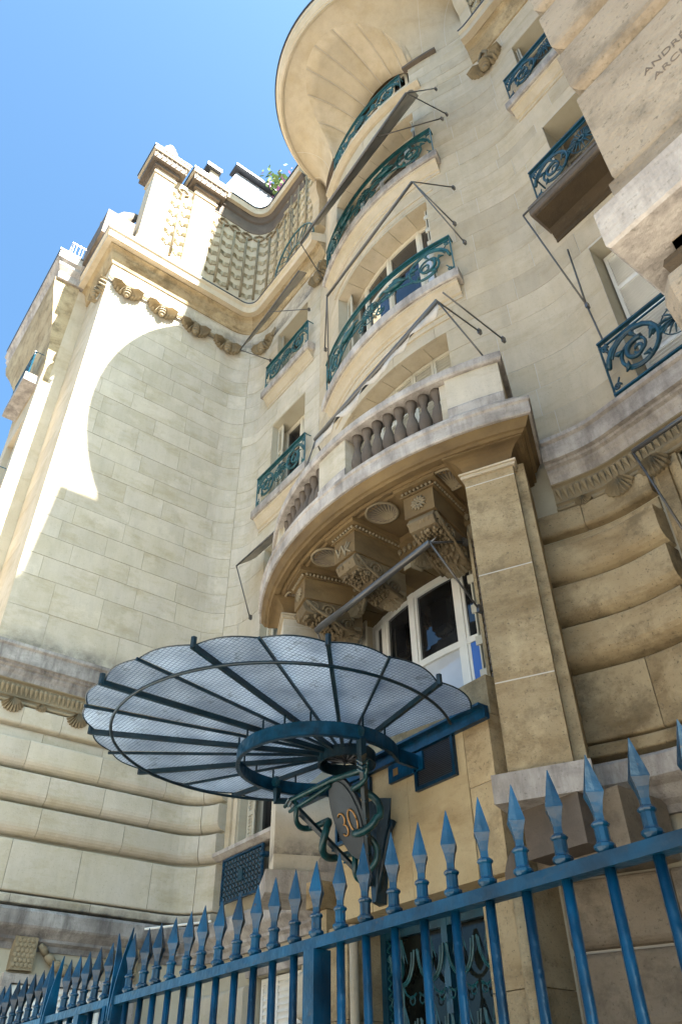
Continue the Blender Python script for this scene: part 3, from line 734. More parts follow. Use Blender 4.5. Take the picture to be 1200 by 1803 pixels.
# windows
window(MAIN, W, BW[0], BW[1], 11.6, 14.53, -.46, (0, .18, .5, .82, 1), .72, curtain_glare=(6,))
window(MAIN, W, BW[0], BW[1], 15.85, 18.48, -.46, (0, .18, .5, .82, 1), .72)
shutter(MAIN, W, BW[0]+.03, BW[1]-.03, 7.2, 10.34, -.34, 'shutter', panels=6, step=.07)
w0 = (S(X0-1.32), S(X0+1.32))
window(MAIN, W, w0[0], w0[1], 2.9, 6.12, -.46, (0, .15, .45, .80, 1), .64, 'white', fw=.10, curtain_glare=(4, 2))  # two low panes coloured pale as white reflections
MB().sweep(W.seg(w0[1]-.42, w0[1]-.12), [(-.45, 3.0), (-.43, 3.0), (-.43, 4.9), (-.45, 4.9)]).build('blind', 'blueblind', MAIN)['label'] = 'blue blind in the right light of the lowest bow window'
for (a, b), z0, z1 in ((BW, 11.62, 14.5), (BW, 15.87, 18.45), (w0, 3.0, 6.08)):
    shutter(MAIN, W, a+.01, a+.27, z0, z1, -.2, 'shutter', panels=1, step=.06)
    mb = MB()
    for k in range(3): mb.sweep(W.seg(b-.03-.05*k, b-.01-.05*k), [(-.36, z0), (-.14, z0), (-.14, z1), (-.36, z1)])
    z = z0+.3
    while z < z1: mb.sweep(W.seg(b-.16, b-.006), [(-.15, z), (-.125, z), (-.125, z+.12), (-.15, z+.12)]); z += .45
    mb.build('folded_shutter', 'shutter', MAIN)
for (a, b), z0, z1, kind in ((LB, 7.15, 10.28, 'w'), (LB, 11.6, 14.23, 'w'), (LB, 15.75, 17.93, 'd'), (RBy, 15.75, 17.93, 'd'), (RBy, 11.6, 14.23, 's'), (RBy, 7.15, 10.28, 'S'), (LM, 3.95, 5.88, 'w'), (RM, 3.95, 5.98, 'd')):
    if kind in 'wd': window(MAIN, W, a, b, z0, z1, -.42, (0, .5, 1), .68, 'cream' if kind == 'w' else 'shutter')
    if kind == 's': shutter(MAIN, W, a+.02, b-.02, z0, z1, -.4, 'carved', panels=4, step=.05)
    if kind == 'S': shutter(MAIN, W, a+.02, b-.02, z0, z1, -.3, 'white', panels=2, step=.06)
    if kind in 'w': shutter(MAIN, W, a+.01, a+.25, z0, z1, -.16, 'shutter', panels=1, step=.06)
    if kind == 'd':
        shutter(MAIN, W, a+.012, a+.10, z0, z1, -.1, 'shutter', panels=1, step=.06)
# beaded strips beside the lowest bow window
for sgn in (-1, 1):
    q = S(X0+sgn*1.42); x, y, nx, ny = W.at(q); mb = MB(); z = 2.95; k = 0
    while z < 6.2:
        mb.lathe((x+nx*.04, y+ny*.04, z), [(.012, -.045), (.038, -.025), (.044, 0), (.038, .025), (.012, .045)], 7); z += .088
    mb.build('beading', 'dark_stone', MAIN, smooth=True)
    MB().sweep(W.seg(q-.09, q-.05), [(-.02, 2.9), (.05, 2.9), (.05, 6.2), (-.02, 6.2)]).build('moulding', 'brown', MAIN)
stones(MAIN, W, S(X0+1.55), S(-4.6), [2.9, 4.15, 4.85, 5.6, 6.35], [], 'brown', 2, 3, seed=41)
stones(MAIN, W, S(-9.2), S(X0-1.55), [2.9, 4.15, 4.85, 5.6, 6.35], [], 'brown', 2, 3, seed=42)
# rusticated base: left bay pier, between left window and door, right of the pillar
block_run(MAIN, [(SC+.004, S(-12.78)), (S(-10.5), S(-8.6))], 'cool', 50)
block_run(MAIN, [(S(-4.52), S(-3.08))], 'brown', 60)
def surround(a, b, z0, z1, m='ashlar'):
    for c, d in ((a-.34, a-.02), (b+.02, b+.34)):
        MB().sweep(W.seg(c, d), [(-.05, z0), (.05, z0), (.05, z1), (-.05, z1)]).build('window_surround', m, MAIN)
        MB().sweep(W.seg(c+.05, d-.12), [(.04, z0), (.10, z0), (.10, z1+.05), (.04, z1+.05)]).build('window_surround', m, MAIN)
    MB().sweep(W.seg(a-.34, b+.34), [(-.05, z1+.002), (.05, z1+.002), (.09, z1+.12), (.05, z1+.2), (-.05, z1+.2)]).build('window_surround', m, MAIN)
surround(*LM, 3.9, 5.9); surround(*RM, 2.9, 6.0, 'brown')
LB_ = [(-.2, 2.30), (.06, 2.30), (.10, 2.36), (.16, 2.40), (.24, 2.50), (.30, 2.53), (.34, 2.56), (.35, 2.74), (.31, 2.78), (-.2, 2.80)]
moulding(MAIN, W, SC+.002, S(-8.3), LEDGE, 'ledge', 'ledge'); moulding(MAIN, W, S(-5.12), W.L-.8, LB_, 'ledge', 'ledge')
# small sill and iron grille under the left mezzanine window
moulding(MAIN, W, LM[0]-.3, LM[1]+.25, [(-.1, 3.80), (.22, 3.80), (.32, 3.86), (.32, 3.92), (.26, 3.95), (-.1, 3.97)], 'ledge', 'sill')
gr = thing('cellar_grille', 'dark square iron lattice grille under the sill of the low left window', 'grille', (-11.7, 6.9, 3.05))
P_ = Plan([(-12.35, 6.86), (-11.08, 6.86)])
fr = MB()
for a, b in ((0, .035), (P_.L-.035, P_.L)): fr.sweep(P_.seg(a, b), [(-.02, 3.05), (.02, 3.05), (.02, 3.76), (-.02, 3.76)])
for z in (3.05, 3.725): fr.sweep(P_.seg(.035, P_.L-.035), [(-.02, z), (.02, z), (.02, z+.035), (-.02, z+.035)])
fr.box(-11.09, -11.0, 6.8, 6.95, 3.2, 3.26).box(-11.09, -11.0, 6.8, 6.95, 3.55, 3.61)
fr.build('frame', 'blue', gr)
mb = MB()
for i in range(13):
    for k in range(8):
        xc, zc = -12.29+.0975*i, 3.12+.08*k; mb.tube([(xc+.038*cos(a*pi/4), 6.855, zc+.034*sin(a*pi/4)) for a in range(8)], .008, 4, True)
mb.build('lattice', 'teal', gr); MB().box(-12.33, -11.1, 6.88, 6.89, 3.08, 3.74).build('backing', 'mesh', gr)
MB().box(-11.79, -11.66, 6.83, 6.85, 3.32, 3.50).build('lock_plate', 'teal', gr)

# ground storey beside the door
for a, b, m, sd_ in ((SC+.01, S(-11.62), 'cool', 71), (S(-10.22), S(-8.85), 'cool', 72), (S(-4.95), W.L-.9, 'rough', 73)):
    for i, (z0, z1) in enumerate([(-.55, .05), (.05, .65), (.65, 1.27), (1.27, 1.86)]):
        x_ = a; rnd = random.Random(sd_+i)
        while x_ < b-1e-4:
            e = x_+rnd.uniform(.8, 1.3); e = b if b-e < .5 else e; h = z1-z0-.03
            pf = [(-.03, z0)]
            for k in range(5): t = k/4*pi/2; pf.append((.14-.09*(1-sin(t)), z0+.015+.09*(1-cos(t))))
            for k in range(5): t = k/4*pi/2; pf.append((.14-.07*(1-cos(t)), z1-.015-.07*(1-sin(t))))
            pf.append((-.03, z1)); MB().sweep(W.seg(x_+.004, e-.004), pf).build('stone', m, MAIN); x_ = e
    for z in (.05, .65, 1.27):
        moulding(MAIN, W, a, b, [(-.02, z-.012), (.03, z-.012), (.03, z+.012), (-.02, z+.012)], 'joint', 'joint')
shutter(MAIN, W, S(-11.55)+.02, S(-10.3)-.02, -1.0, 1.93, -.12, 'white', panels=3, step=.085)
moulding(MAIN, W, S(-11.7), S(-10.15), [(-.02, 1.95), (.06, 1.95), (.09, 2.05), (-.02, 2.12)], 'ledge', 'moulding')

# door surround: flat ashlar panel, deep opening, corbels, colonnette
DX0, DX1, DY = -7.6, -5.52, 5.75
def slabs(x0, x1, z0, z1, y0, y1, m, name='stone'): return MB().box(x0+.004, x1-.004, y0, y1, z0+.004, z1-.004).build(name, m, MAIN)
slabs(-7.66, -7.02, 1.9, 3.45, DY, 6.6, 'golden'); slabs(-7.02, -6.35, 1.9, 3.45, DY+.003, 6.6, 'golden'); slabs(-6.35, -5.42, 1.9, 3.45, DY, 6.6, 'golden'); slabs(-5.42, -5.05, 2.75, 3.45, DY+.001, 6.6, 'brown'); slabs(-5.42, -5.05, 1.9, 2.75, DY+.010, 6.6, 'brown')
MB().box(-7.65, -5.06, DY+.02, 6.55, 1.91, 3.44).build('wall', 'joint', MAIN)
slabs(-7.66, -5.05, 3.45, 3.9, DY+.06, 6.6, 'brown')
for k, (a, b) in enumerate(((-7.95, DX0), (DX1, -5.0))):
    for z0, z1 in ((-1.6, -.1), (-.1, 1.0), (1.0, 1.9)): slabs(a, b, z0, z1, DY+.1, 7.0, 'brown')
MB().tube([(DX0+.06, DY+.14, -1.6), (DX0+.06, DY+.14, 1.88)], .05, 10).build('jamb_moulding', 'ashlar', MAIN, smooth=True)
slabs(-8.2, -7.97, 2.12, 2.42, DY-.05, 6.4, 'brown', 'corbel'); slabs(-8.16, -7.99, 1.75, 2.12, DY+.1, 6.4, 'brown', 'corbel')
slabs(-4.78, -4.12, 1.92, 2.36, 5.72, 6.7, 'dark_stone', 'corbel')
MB().box(-4.92, -3.9, 6.0, 6.7, 1.88, 2.4).build('stone', 'rough', MAIN)
cl = MB().tube([(-5.0, 5.80, -1.6), (-5.0, 5.80, 1.78)], .075, 12).build('colonnette', 'brown', MAIN, smooth=True)
MB().lathe((-5.0, 5.80, 1.76), [(.105, 0), (.115, .04), (.11, .12), (.08, .22), (.03, .31), (.004, .33)], 14).build('cap', 'dark_stone', cl, smooth=True)
MB().box(-5.14, -5.12+.02, 5.86, 6.4, -1.6, 1.9).build('jamb_moulding', 'ashlar', MAIN)
# entrance door with iron tracery
dr = thing('entrance_door', 'glazed entrance door behind teal iron tracery of swags and cones', 'door', (-6.56, 6.35, -1.6))
MB().box(DX0, DX1, 6.42, 6.44, -1.59, 1.89).build('pane', 'doorglass', dr)
fr = MB()
for x_ in (DX0, -6.6, DX1-.09): fr.box(x_, x_+.09, 6.32, 6.40, -1.59, 1.89)
fr.box(DX0+.09, DX1-.09, 6.325, 6.395, 1.76, 1.88); fr.box(DX0+.09, DX1-.09, 6.325, 6.395, -1.5, -1.3); fr.build('frame', 'teal', dr)
mb = MB(); z = -1.4
while z < 1.75: mb.tube([(DX0+.13, 6.31, z), (DX0+.19, 6.31, z+.04), (DX0+.13, 6.31, z+.08)], .012, 4); z += .09
mb.build('twist_border', 'green', dr)
for c in range(4):
    xc = DX0+.38+.45*c
    for r_ in range(4):
        z0 = 1.72-.62*r_; tr = MB()
        tr.tube([(xc+.2*cos(a), 6.30, z0-.12+.32*sin(a)) for a in [pi+pi*k/12 for k in range(13)]], .014, 5)
        tr.tube([(xc+.17*cos(a), 6.29, z0-.14+.28*sin(a)) for a in [pi+pi*k/12 for k in range(13)]], .010, 5)
        for k in (-2, -1, 0, 1, 2): tr.tube([(xc+.01*k, 6.29, z0), (xc+.035*k, 6.29, z0-.16), (xc+.05*k, 6.29, z0-.24)], [.006, .012, .004], 4)
        for sg in (-1, 1):
            tr.tube([(xc, 6.3, z0-.44), (xc+sg*.05, 6.3, z0-.52), (xc+sg*.13, 6.3, z0-.56), (xc+sg*.2, 6.3, z0-.52)], .011, 4)
            tr.tube([(xc+sg*(.15+.04*cos(a)), 6.29, z0-.58+.04*sin(a)) for a in [k*pi/4 for k in range(8)]], .008, 4, True)
        tr.tube([(xc, 6.3, z0-.42), (xc, 6.3, z0-.62)], .012, 5); tr.build('tracery', 'green', dr)
        MB().lathe((xc, 6.28, z0-.28), [(.008, -.1), (.035, -.06), (.05, 0), (.045, .05), (.01, .1)], 8).build('cone', 'green', dr, smooth=True)

# flared crown of the bow with arched loggia opening
LC = (X0, 7.15); LR = 3.12
NS, NT = 72, 14; SA = .50
def flare_pt(s, t):
    u = t*pi/2; a = radians(100)*s; bx = X0+3.12*s; by = wall_y(bx)-.012
    lx, ly = LC[0]+LR*sin(a), LC[1]-LR*cos(a); k = 1-cos(u); 
    return (bx+(lx-bx)*k, by+(ly-by)*k, 20.88+1.95*sin(u))
def t0_of(s): return .86*sqrt(max(0, 1-(s/SA)**2)) if abs(s) < SA else 0
grid = {}; vs = []; fs = []
Ss = [-1+2*i/NS for i in range(NS+1)]
Ss = sorted(set(Ss+[-SA, SA]))
for i, s_ in enumerate(Ss):
    t0 = t0_of(s_)
    for j in range(NT+1): grid[i, j] = len(vs); vs.append(flare_pt(s_, t0+(1-t0)*j/NT))
for i in range(len(Ss)-1):
    for j in range(NT): fs.append((grid[i, j], grid[i+1, j], grid[i+1, j+1], grid[i, j+1]))
MB().add(vs, fs).build('flared_crown', 'ashlar', MAIN, smooth=True)['label'] = 'swelling stone crown over the bow, cut by a round arch'
# joints of the crown as thin raised fillets of lime
for s_ in (-.62, .62, .8, -.8):
    pp = [Vector(flare_pt(s_, j/NT)) for j in range(NT+1)]; MB().tube([p+Vector((0, -.0, -.0)) for p in pp], .006, 4).build('joint', 'joint', MAIN)
# splayed vault stones between arch edge and window head
ins = [s_ for s_ in [-SA+2*SA*i/48 for i in range(49)]]
def q_out(s_): return Vector(flare_pt(s_, t0_of(s_)))
def q_in(s_):
    x_ = X0+3.12*s_; r = 4.42; d = x_-X0
    return Vector((X0+d*.93, CY-sqrt(r*r-(d*.93)**2), 20.9+1.75*sqrt(max(0, 1-(s_/SA)**2))))
nb = 8
for b_ in range(nb):
    k0, k1 = b_*6, b_*6+6; vs = []; fs = []; m_ = 7; T = 5
    for i in range(k0, k1+1):
        s_ = ins[i]; s2 = s_
        for j in range(T+1): f_ = j/T; p = q_out(s2).lerp(q_in(s2), f_); p.z += .16*sin(pi*f_); vs.append(p)
    n_ = k1-k0+1
    for i in range(n_-1):
        for j in range(T): fs.append((i*(T+1)+j, (i+1)*(T+1)+j, (i+1)*(T+1)+j+1, i*(T+1)+j+1))
    o = MB().add(vs, fs).build('vault_stone', 'ashlar', MAIN, smooth=True)
    sm = o.modifiers.new('thickness', 'SOLIDIFY'); sm.thickness = .12; sm.offset = 1
    if b_:
        s2 = ins[k0]; jp = []
        for j in range(T+1):
            p = q_out(s2).lerp(q_in(s2), j/T); p.z += .16*sin(pi*j/T); jp.append(p)
        MB().tube(jp, .007, 4).build('joint', 'joint', MAIN)
lipplan = Plan([(LC[0]+LR*sin(a), LC[1]-LR*cos(a)) for a in [radians(-100+200*i/60) for i in range(61)]])
moulding(MAIN, lipplan, 0, lipplan.L, [(-.05, 22.80), (.01, 22.78), (.02, 22.84), (.05, 22.85), (.05, 22.9), (.12, 23.02), (.14, 23.05), (.14, 23.2), (.17, 23.24), (.17, 23.3), (-.6, 23.3), (-.6, 22.95), (-.05, 22.9)], 'ashlar', 'lip_moulding')
MB().sweep(lipplan.seg(0, lipplan.L), [(.165, 23.303), (.21, 23.303), (.21, 23.37), (.1, 23.4), (.1, 23.303)]).build('lead_edge', 'darkzinc', MAIN)
mb = MB(); vs = [(p[0], p[1], 23.25) for p in lipplan.p]; vs += [(X0+3.5, 9, 23.25), (X0-3.5, 9, 23.25)]; mb.add(vs, [tuple(range(len(vs)))]).build('terrace_slab', 'soffit', MAIN)
MB().box(-7.6, -.1, 8.2, 13, 23.5, 34.5).box(-6.9, -.1, 6.3, 8.195, 23.6, 34.2).build('attic', 'ashlar', MAIN)
# returns either side of the crown
for sg in (-1, 1):
    xa = X0+sg*3.15; P_ = Plan([(xa-.16, 6.78), (xa+.16, 6.78)])
    moulding(MAIN, P_, 0, P_.L, [(-.6, 20.4), (.0, 20.4), (.05, 20.6), (.0, 20.75), (.0, 21.8), (.06, 22.0), (.12, 22.3), (.12, 22.75), (-.6, 22.75)], 'ashlar', 'bracket')
# level-four loggia: floor moulding, window, parapet ends
moulding(MAIN, W, S(X0-1.75), S(X0+1.75), [(-.6, 19.44), (.08, 19.44), (.20, 19.5), (.20, 19.62), (-.6, 19.62)], 'ashlar', 'sill')
window(MAIN, W, S(X0-1.2), S(X0+1.2), 19.62, 22.6, -.62, (0, .25, .5, .75, 1), .7)
for sg in (-1, 1):
    a = S(X0+sg*1.5); c, d = (a-.10, a+.3) if sg > 0 else (a-.3, a+.10)
    MB().sweep(W.seg(c-.5 if sg < 0 else c, d if sg < 0 else d+.5), [(-.02, 20.82), (.12, 20.82), (.12, 20.92), (-.02, 20.92)]).build('coping', 'dark_stone', MAIN)
# wall above the cornice beyond the crown, with cone relief
for a, b in ((SC+.01, S(X0-3.15)), (S(X0+3.05), W.L-.6)):
    core(MAIN, W, a, b, 20.9, 26.5, [], depth=.5, off=-.0)
cone_panel(MAIN, W, [S(x_) for x_ in (-11.9, -11.45, -11.0, -10.55, -10.1)], 20.9, 26.0)
cone_panel(MAIN, W, [S(x_) for x_ in (-3.35, -2.9, -2.45, -2.0)], 20.9, 24.5)
MB().box(-12.4, X0-3.2, 7.0, 7.6, 26.4, 26.8).build('cornice', 'dark_stone', MAIN)

# ================================================================== RIGHT WING (near, at the right edge)
RW = thing('building_wing', 'near right wing corner of pitted rusticated blocks with carved lettering', 'building', (1, 2.5, -1.6), 'parts of the stone apartment house')
NX, NY = -.572, 1.88
NP = Plan([(NX, 5.0), (NX, NY), (6, NY)])
def ncourse(z0, z1, out, r1=.05, r2=.05, m='rough'):
    # corner block then face blocks
    pf = [(-.05, z0)]
    for k in range(5): t = k/4*pi/2; pf.append((out-r1*(1-sin(t)), z0+.008+r1*(1-cos(t))))
    for k in range(5): t = k/4*pi/2; pf.append((out-r2*(1-cos(t)), z1-.008-r2*(1-sin(t))))
    pf.append((-.05, z1))
    edges = [0, 3.12-.9, 3.12+1.5, 3.12+2.9, NP.L]
    for a, b in zip(edges, edges[1:]): MB().sweep(NP.seg(a+.003, b-.003), pf).build('stone', m, RW)
MB().sweep(NP.seg(0, NP.L), [(-.4, -1.6), (-.07, -1.6), (-.07, 6.4), (-.4, 6.4)]).build('wall', 'rough', RW)
ncourse(3.04, 3.86, 0, .045, .04); ncourse(3.90, 4.36, 0, .07, .05); ncourse(4.40, 4.90, 0, .07, .05); ncourse(4.94, 5.42, 0, .07, .05); ncourse(5.46, 6.0, 0, .07, .05)
MB().sweep(NP.seg(0, NP.L), [(-.1, 2.86), (.02, 2.86), (.02, 3.03), (-.1, 3.03)]).build('plinth', 'rough', RW)
for a, b in ((0, 2.0), (2.003, 4.3), (4.303, NP.L)):
    MB().sweep(NP.seg(a, b), [(-.1, 2.58), (.085, 2.585), (.095, 2.60), (.095, 2.82), (.075, 2.845), (-.1, 2.855)]).build('ledge', 'ledge', RW)
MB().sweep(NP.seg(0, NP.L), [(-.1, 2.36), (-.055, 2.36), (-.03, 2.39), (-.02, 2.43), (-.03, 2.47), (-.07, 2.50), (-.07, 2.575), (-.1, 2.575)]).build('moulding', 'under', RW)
# rounded corner console under the ledge
mb = MB(); vs = []; pr = [(0.0, 2.40), (.05, 2.38), (.07, 2.30), (.06, 2.1), (.03, 1.8), (0, 1.5)]
MB().sweep(Plan([(NX-.0, 2.4), (NX-.0, NY+.04), (NX+.04, NY), (NX+.6, NY)]).seg(0, 1.2), [(-.1, 1.5), (-.03, 1.5), (-.01, 1.85), (.02, 2.12), (.03, 2.26), (.015, 2.33), (-.1, 2.335)]).build('console', 'rough', RW, smooth=False)
Tm = Matrix(((1, 0, 0, -.285), (0, 0, -1, NY-.001), (0, 1, 0, 3.502), (0, 0, 0, 1)))
text_mesh('ANDRÉ', .062, .0012, 'inscription', 'dark_stone', RW, Tm)
Tm = Matrix(((1, 0, 0, -.262), (0, 0, -1, NY-.001), (0, 1, 0, 3.412), (0, 0, 0, 1)))
text_mesh('ARCHITECTE', .062, .0012, 'inscription', 'dark_stone', RW, Tm)
MB().box(.05, 14, 2.6, 12, 6.4, 19.8).build('wall', 'ashlar', RW)
MB().box(-.02, 14, 4.58, 13, 19.8, 28.9).build('attic', 'ashlar', RW)
MB().box(-.15, 14, 2.4, 4.9, 19.3, 19.9).build('cornice', 'ledge', RW)
# backs of the building so that light does not leak
MB().box(-17.6, 14, 13, 13.5, -1.6, 27).build('back_wall', 'ashlar', MAIN)
MB().box(-13.9, 0, 8.6, 13, 18.9, 19.0).build('floor_slab', 'core', MAIN)
MB().box(-13.9, 0, 7.4, 8.4, 23.4, 23.5).build('floor_slab', 'core', MAIN)

# ================================================================== STONE BALCONY OVER THE DOOR
BC = (X0, 10.1)
BAL = thing('stone_balcony', 'curved stone balcony with dark balusters on carved consoles above the glass canopy', 'balcony', (X0, 5.5, 6.5))
def bpt(deg, r): a = radians(deg); return (BC[0]+r*sin(a), BC[1]-r*cos(a))
def barc(r, a0, a1, n=24): return [bpt(a0+(a1-a0)*i/n, r) for i in range(n+1)]
AE = 33.2
edge = Plan([bpt(-AE, 4.35)]+barc(5.2, -AE, AE, 44)+[bpt(AE, 4.35)])
arc_only = Plan(barc(5.2, -AE, AE, 44))
def bmould(prof, m, name, pl=edge): return MB().sweep(pl.seg(0, pl.L), prof).build(name, m, BAL)
# slab
mb = MB(); out = barc(5.19, -AE, AE, 44); inn = barc(3.75, AE, -AE, 30); poly = out+inn; n = len(poly)
vs = [(x, y, 6.62) for x, y in poly]+[(x, y, 7.0) for x, y in poly]
fs = [tuple(range(n)), tuple(range(2*n-1, n-1, -1))]+[(i, (i+1) % n, n+(i+1) % n, n+i) for i in range(n)]
# faces as quads between matching inner/outer arcs are safer than one big polygon
mb = MB(); K = 44; vs = []
for i in range(K+1):
    a = -AE+2*AE*i/K; o_, i_ = bpt(a, 5.19), bpt(a, 3.75); vs += [(*o_, 6.62), (*i_, 6.62), (*i_, 7.0), (*o_, 7.0)]
fs = [(0, 1, 2, 3), (K*4, K*4+3, K*4+2, K*4+1)]
for i in range(K):
    for k in range(4): fs.append((i*4+k, i*4+(k+1) % 4, (i+1)*4+(k+1) % 4, (i+1)*4+k))
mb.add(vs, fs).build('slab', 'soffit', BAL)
bmould([(-.0, 6.76), (.12, 6.76), (.13, 6.78), (.13, 6.95), (.15, 6.97), (.15, 7.02), (.10, 7.05), (-.0, 7.05)], 'ledge', 'fascia')
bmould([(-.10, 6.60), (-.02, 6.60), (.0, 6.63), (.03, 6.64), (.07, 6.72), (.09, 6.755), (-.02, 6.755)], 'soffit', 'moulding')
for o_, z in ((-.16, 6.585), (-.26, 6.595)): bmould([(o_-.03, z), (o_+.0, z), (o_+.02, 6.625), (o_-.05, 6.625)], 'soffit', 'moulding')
bmould([(-.28, 7.02), (-.0, 7.02), (-.0, 7.2), (-.03, 7.24), (-.26, 7.26)], 'ledge', 'plinth')
railp = Plan([bpt(-AE+1.5, 4.4)]+barc(5.12, -AE+1.5, AE-1.5, 44)+[bpt(AE-1.5, 4.4)])
MB().sweep(railp.seg(0, railp.L), [(-.24, 8.02), (.04, 8.02), (.06, 8.05), (.06, 8.16), (.03, 8.2), (-.22, 8.2)]).build('handrail', 'ledge', BAL)
def pedestal(a0, a1):
    p = Plan(barc(5.12, a0, a1, 8)); MB().sweep(p.seg(0, p.L), [(-.24, 7.24), (-.0, 7.24), (-.0, 8.015), (-.24, 8.015)]).build('pedestal', 'cool', BAL)
    MB().sweep(p.seg(.0, p.L), [(-.02, 7.25), (.02, 7.25), (.02, 7.42), (.0, 7.46), (-.02, 7.46)]).build('pedestal_base', 'ledge', BAL)
for sg in (-1, 1):
    pedestal(*sorted((sg*23.2, sg*31.6)))
    q = Plan([bpt(sg*31.6, 4.45), bpt(sg*31.6, 5.1)] if sg < 0 else [bpt(31.6, 5.1), bpt(31.6, 4.45)])
    MB().sweep(q.seg(0, q.L), [(-.2, 7.24), (.0, 7.24), (.0, 8.015), (-.2, 8.015)]).build('pedestal', 'brown', BAL)
pedestal(-3.6, 3.6)
for sg in (-1, 1):
    p = Plan(barc(5.12, *sorted((sg*22, sg*23.2)), 2)); MB().sweep(p.seg(0, p.L), [(-.22, 7.24), (-.06, 7.24), (-.06, 8.015), (-.22, 8.015)]).build('pedestal', 'cool', BAL)
proto = None
for sg in (1, -1):
    for k in range(8):
        x, y = bpt(sg*(5.2+2.28*k), 5.0)
        if proto is None:
            proto = MB().lathe((0, 0, 0), [(.075, 0), (.075, .05), (.05, .07), (.06, .10), (.092, .2), (.098, .28), (.075, .40), (.045, .50), (.042, .58), (.06, .62), (.05, .65), (.078, .69), (.078, .78)], 14).build('baluster', 'dark_stone', BAL, smooth=True, origin=(0, 0, 0))
            proto.location = Vector((x, y, 7.245))-wloc(BAL)
        else: inst(proto, BAL, (x, y, 7.245))
# shell coffers in the soffit
for a in (-21.3, -7.6, 7.6, 20.2):
    x, y = bpt(a, 4.78); mb = MB(); mb.lathe((x, y, 6.60), [(.21, .02), (.235, .0), (.235, -.02), (.205, -.025), (.19, .0)], 22)
    rg = mb.build('coffer_rim', 'carved', BAL, smooth=True)
    mb = MB(); vs = []; n_ = 40; e = Vector((sin(radians(a)), -cos(radians(a)), 0)); tdir = Vector((e.y, -e.x, 0)); hub = Vector((x, y, 6.608))-e*.17
    vs.append(hub)
    for k in range(n_):
        an = 2*pi*k/n_; p = Vector((x, y, 6.612 if k % 2 else 6.585))+(e*cos(an)+tdir*sin(an))*.2; vs.append(p)
    mb.add(vs, [(0, 1+k, 1+(k+1) % n_) for k in range(n_)]).build('coffer_shell', 'dark_stone', rg)
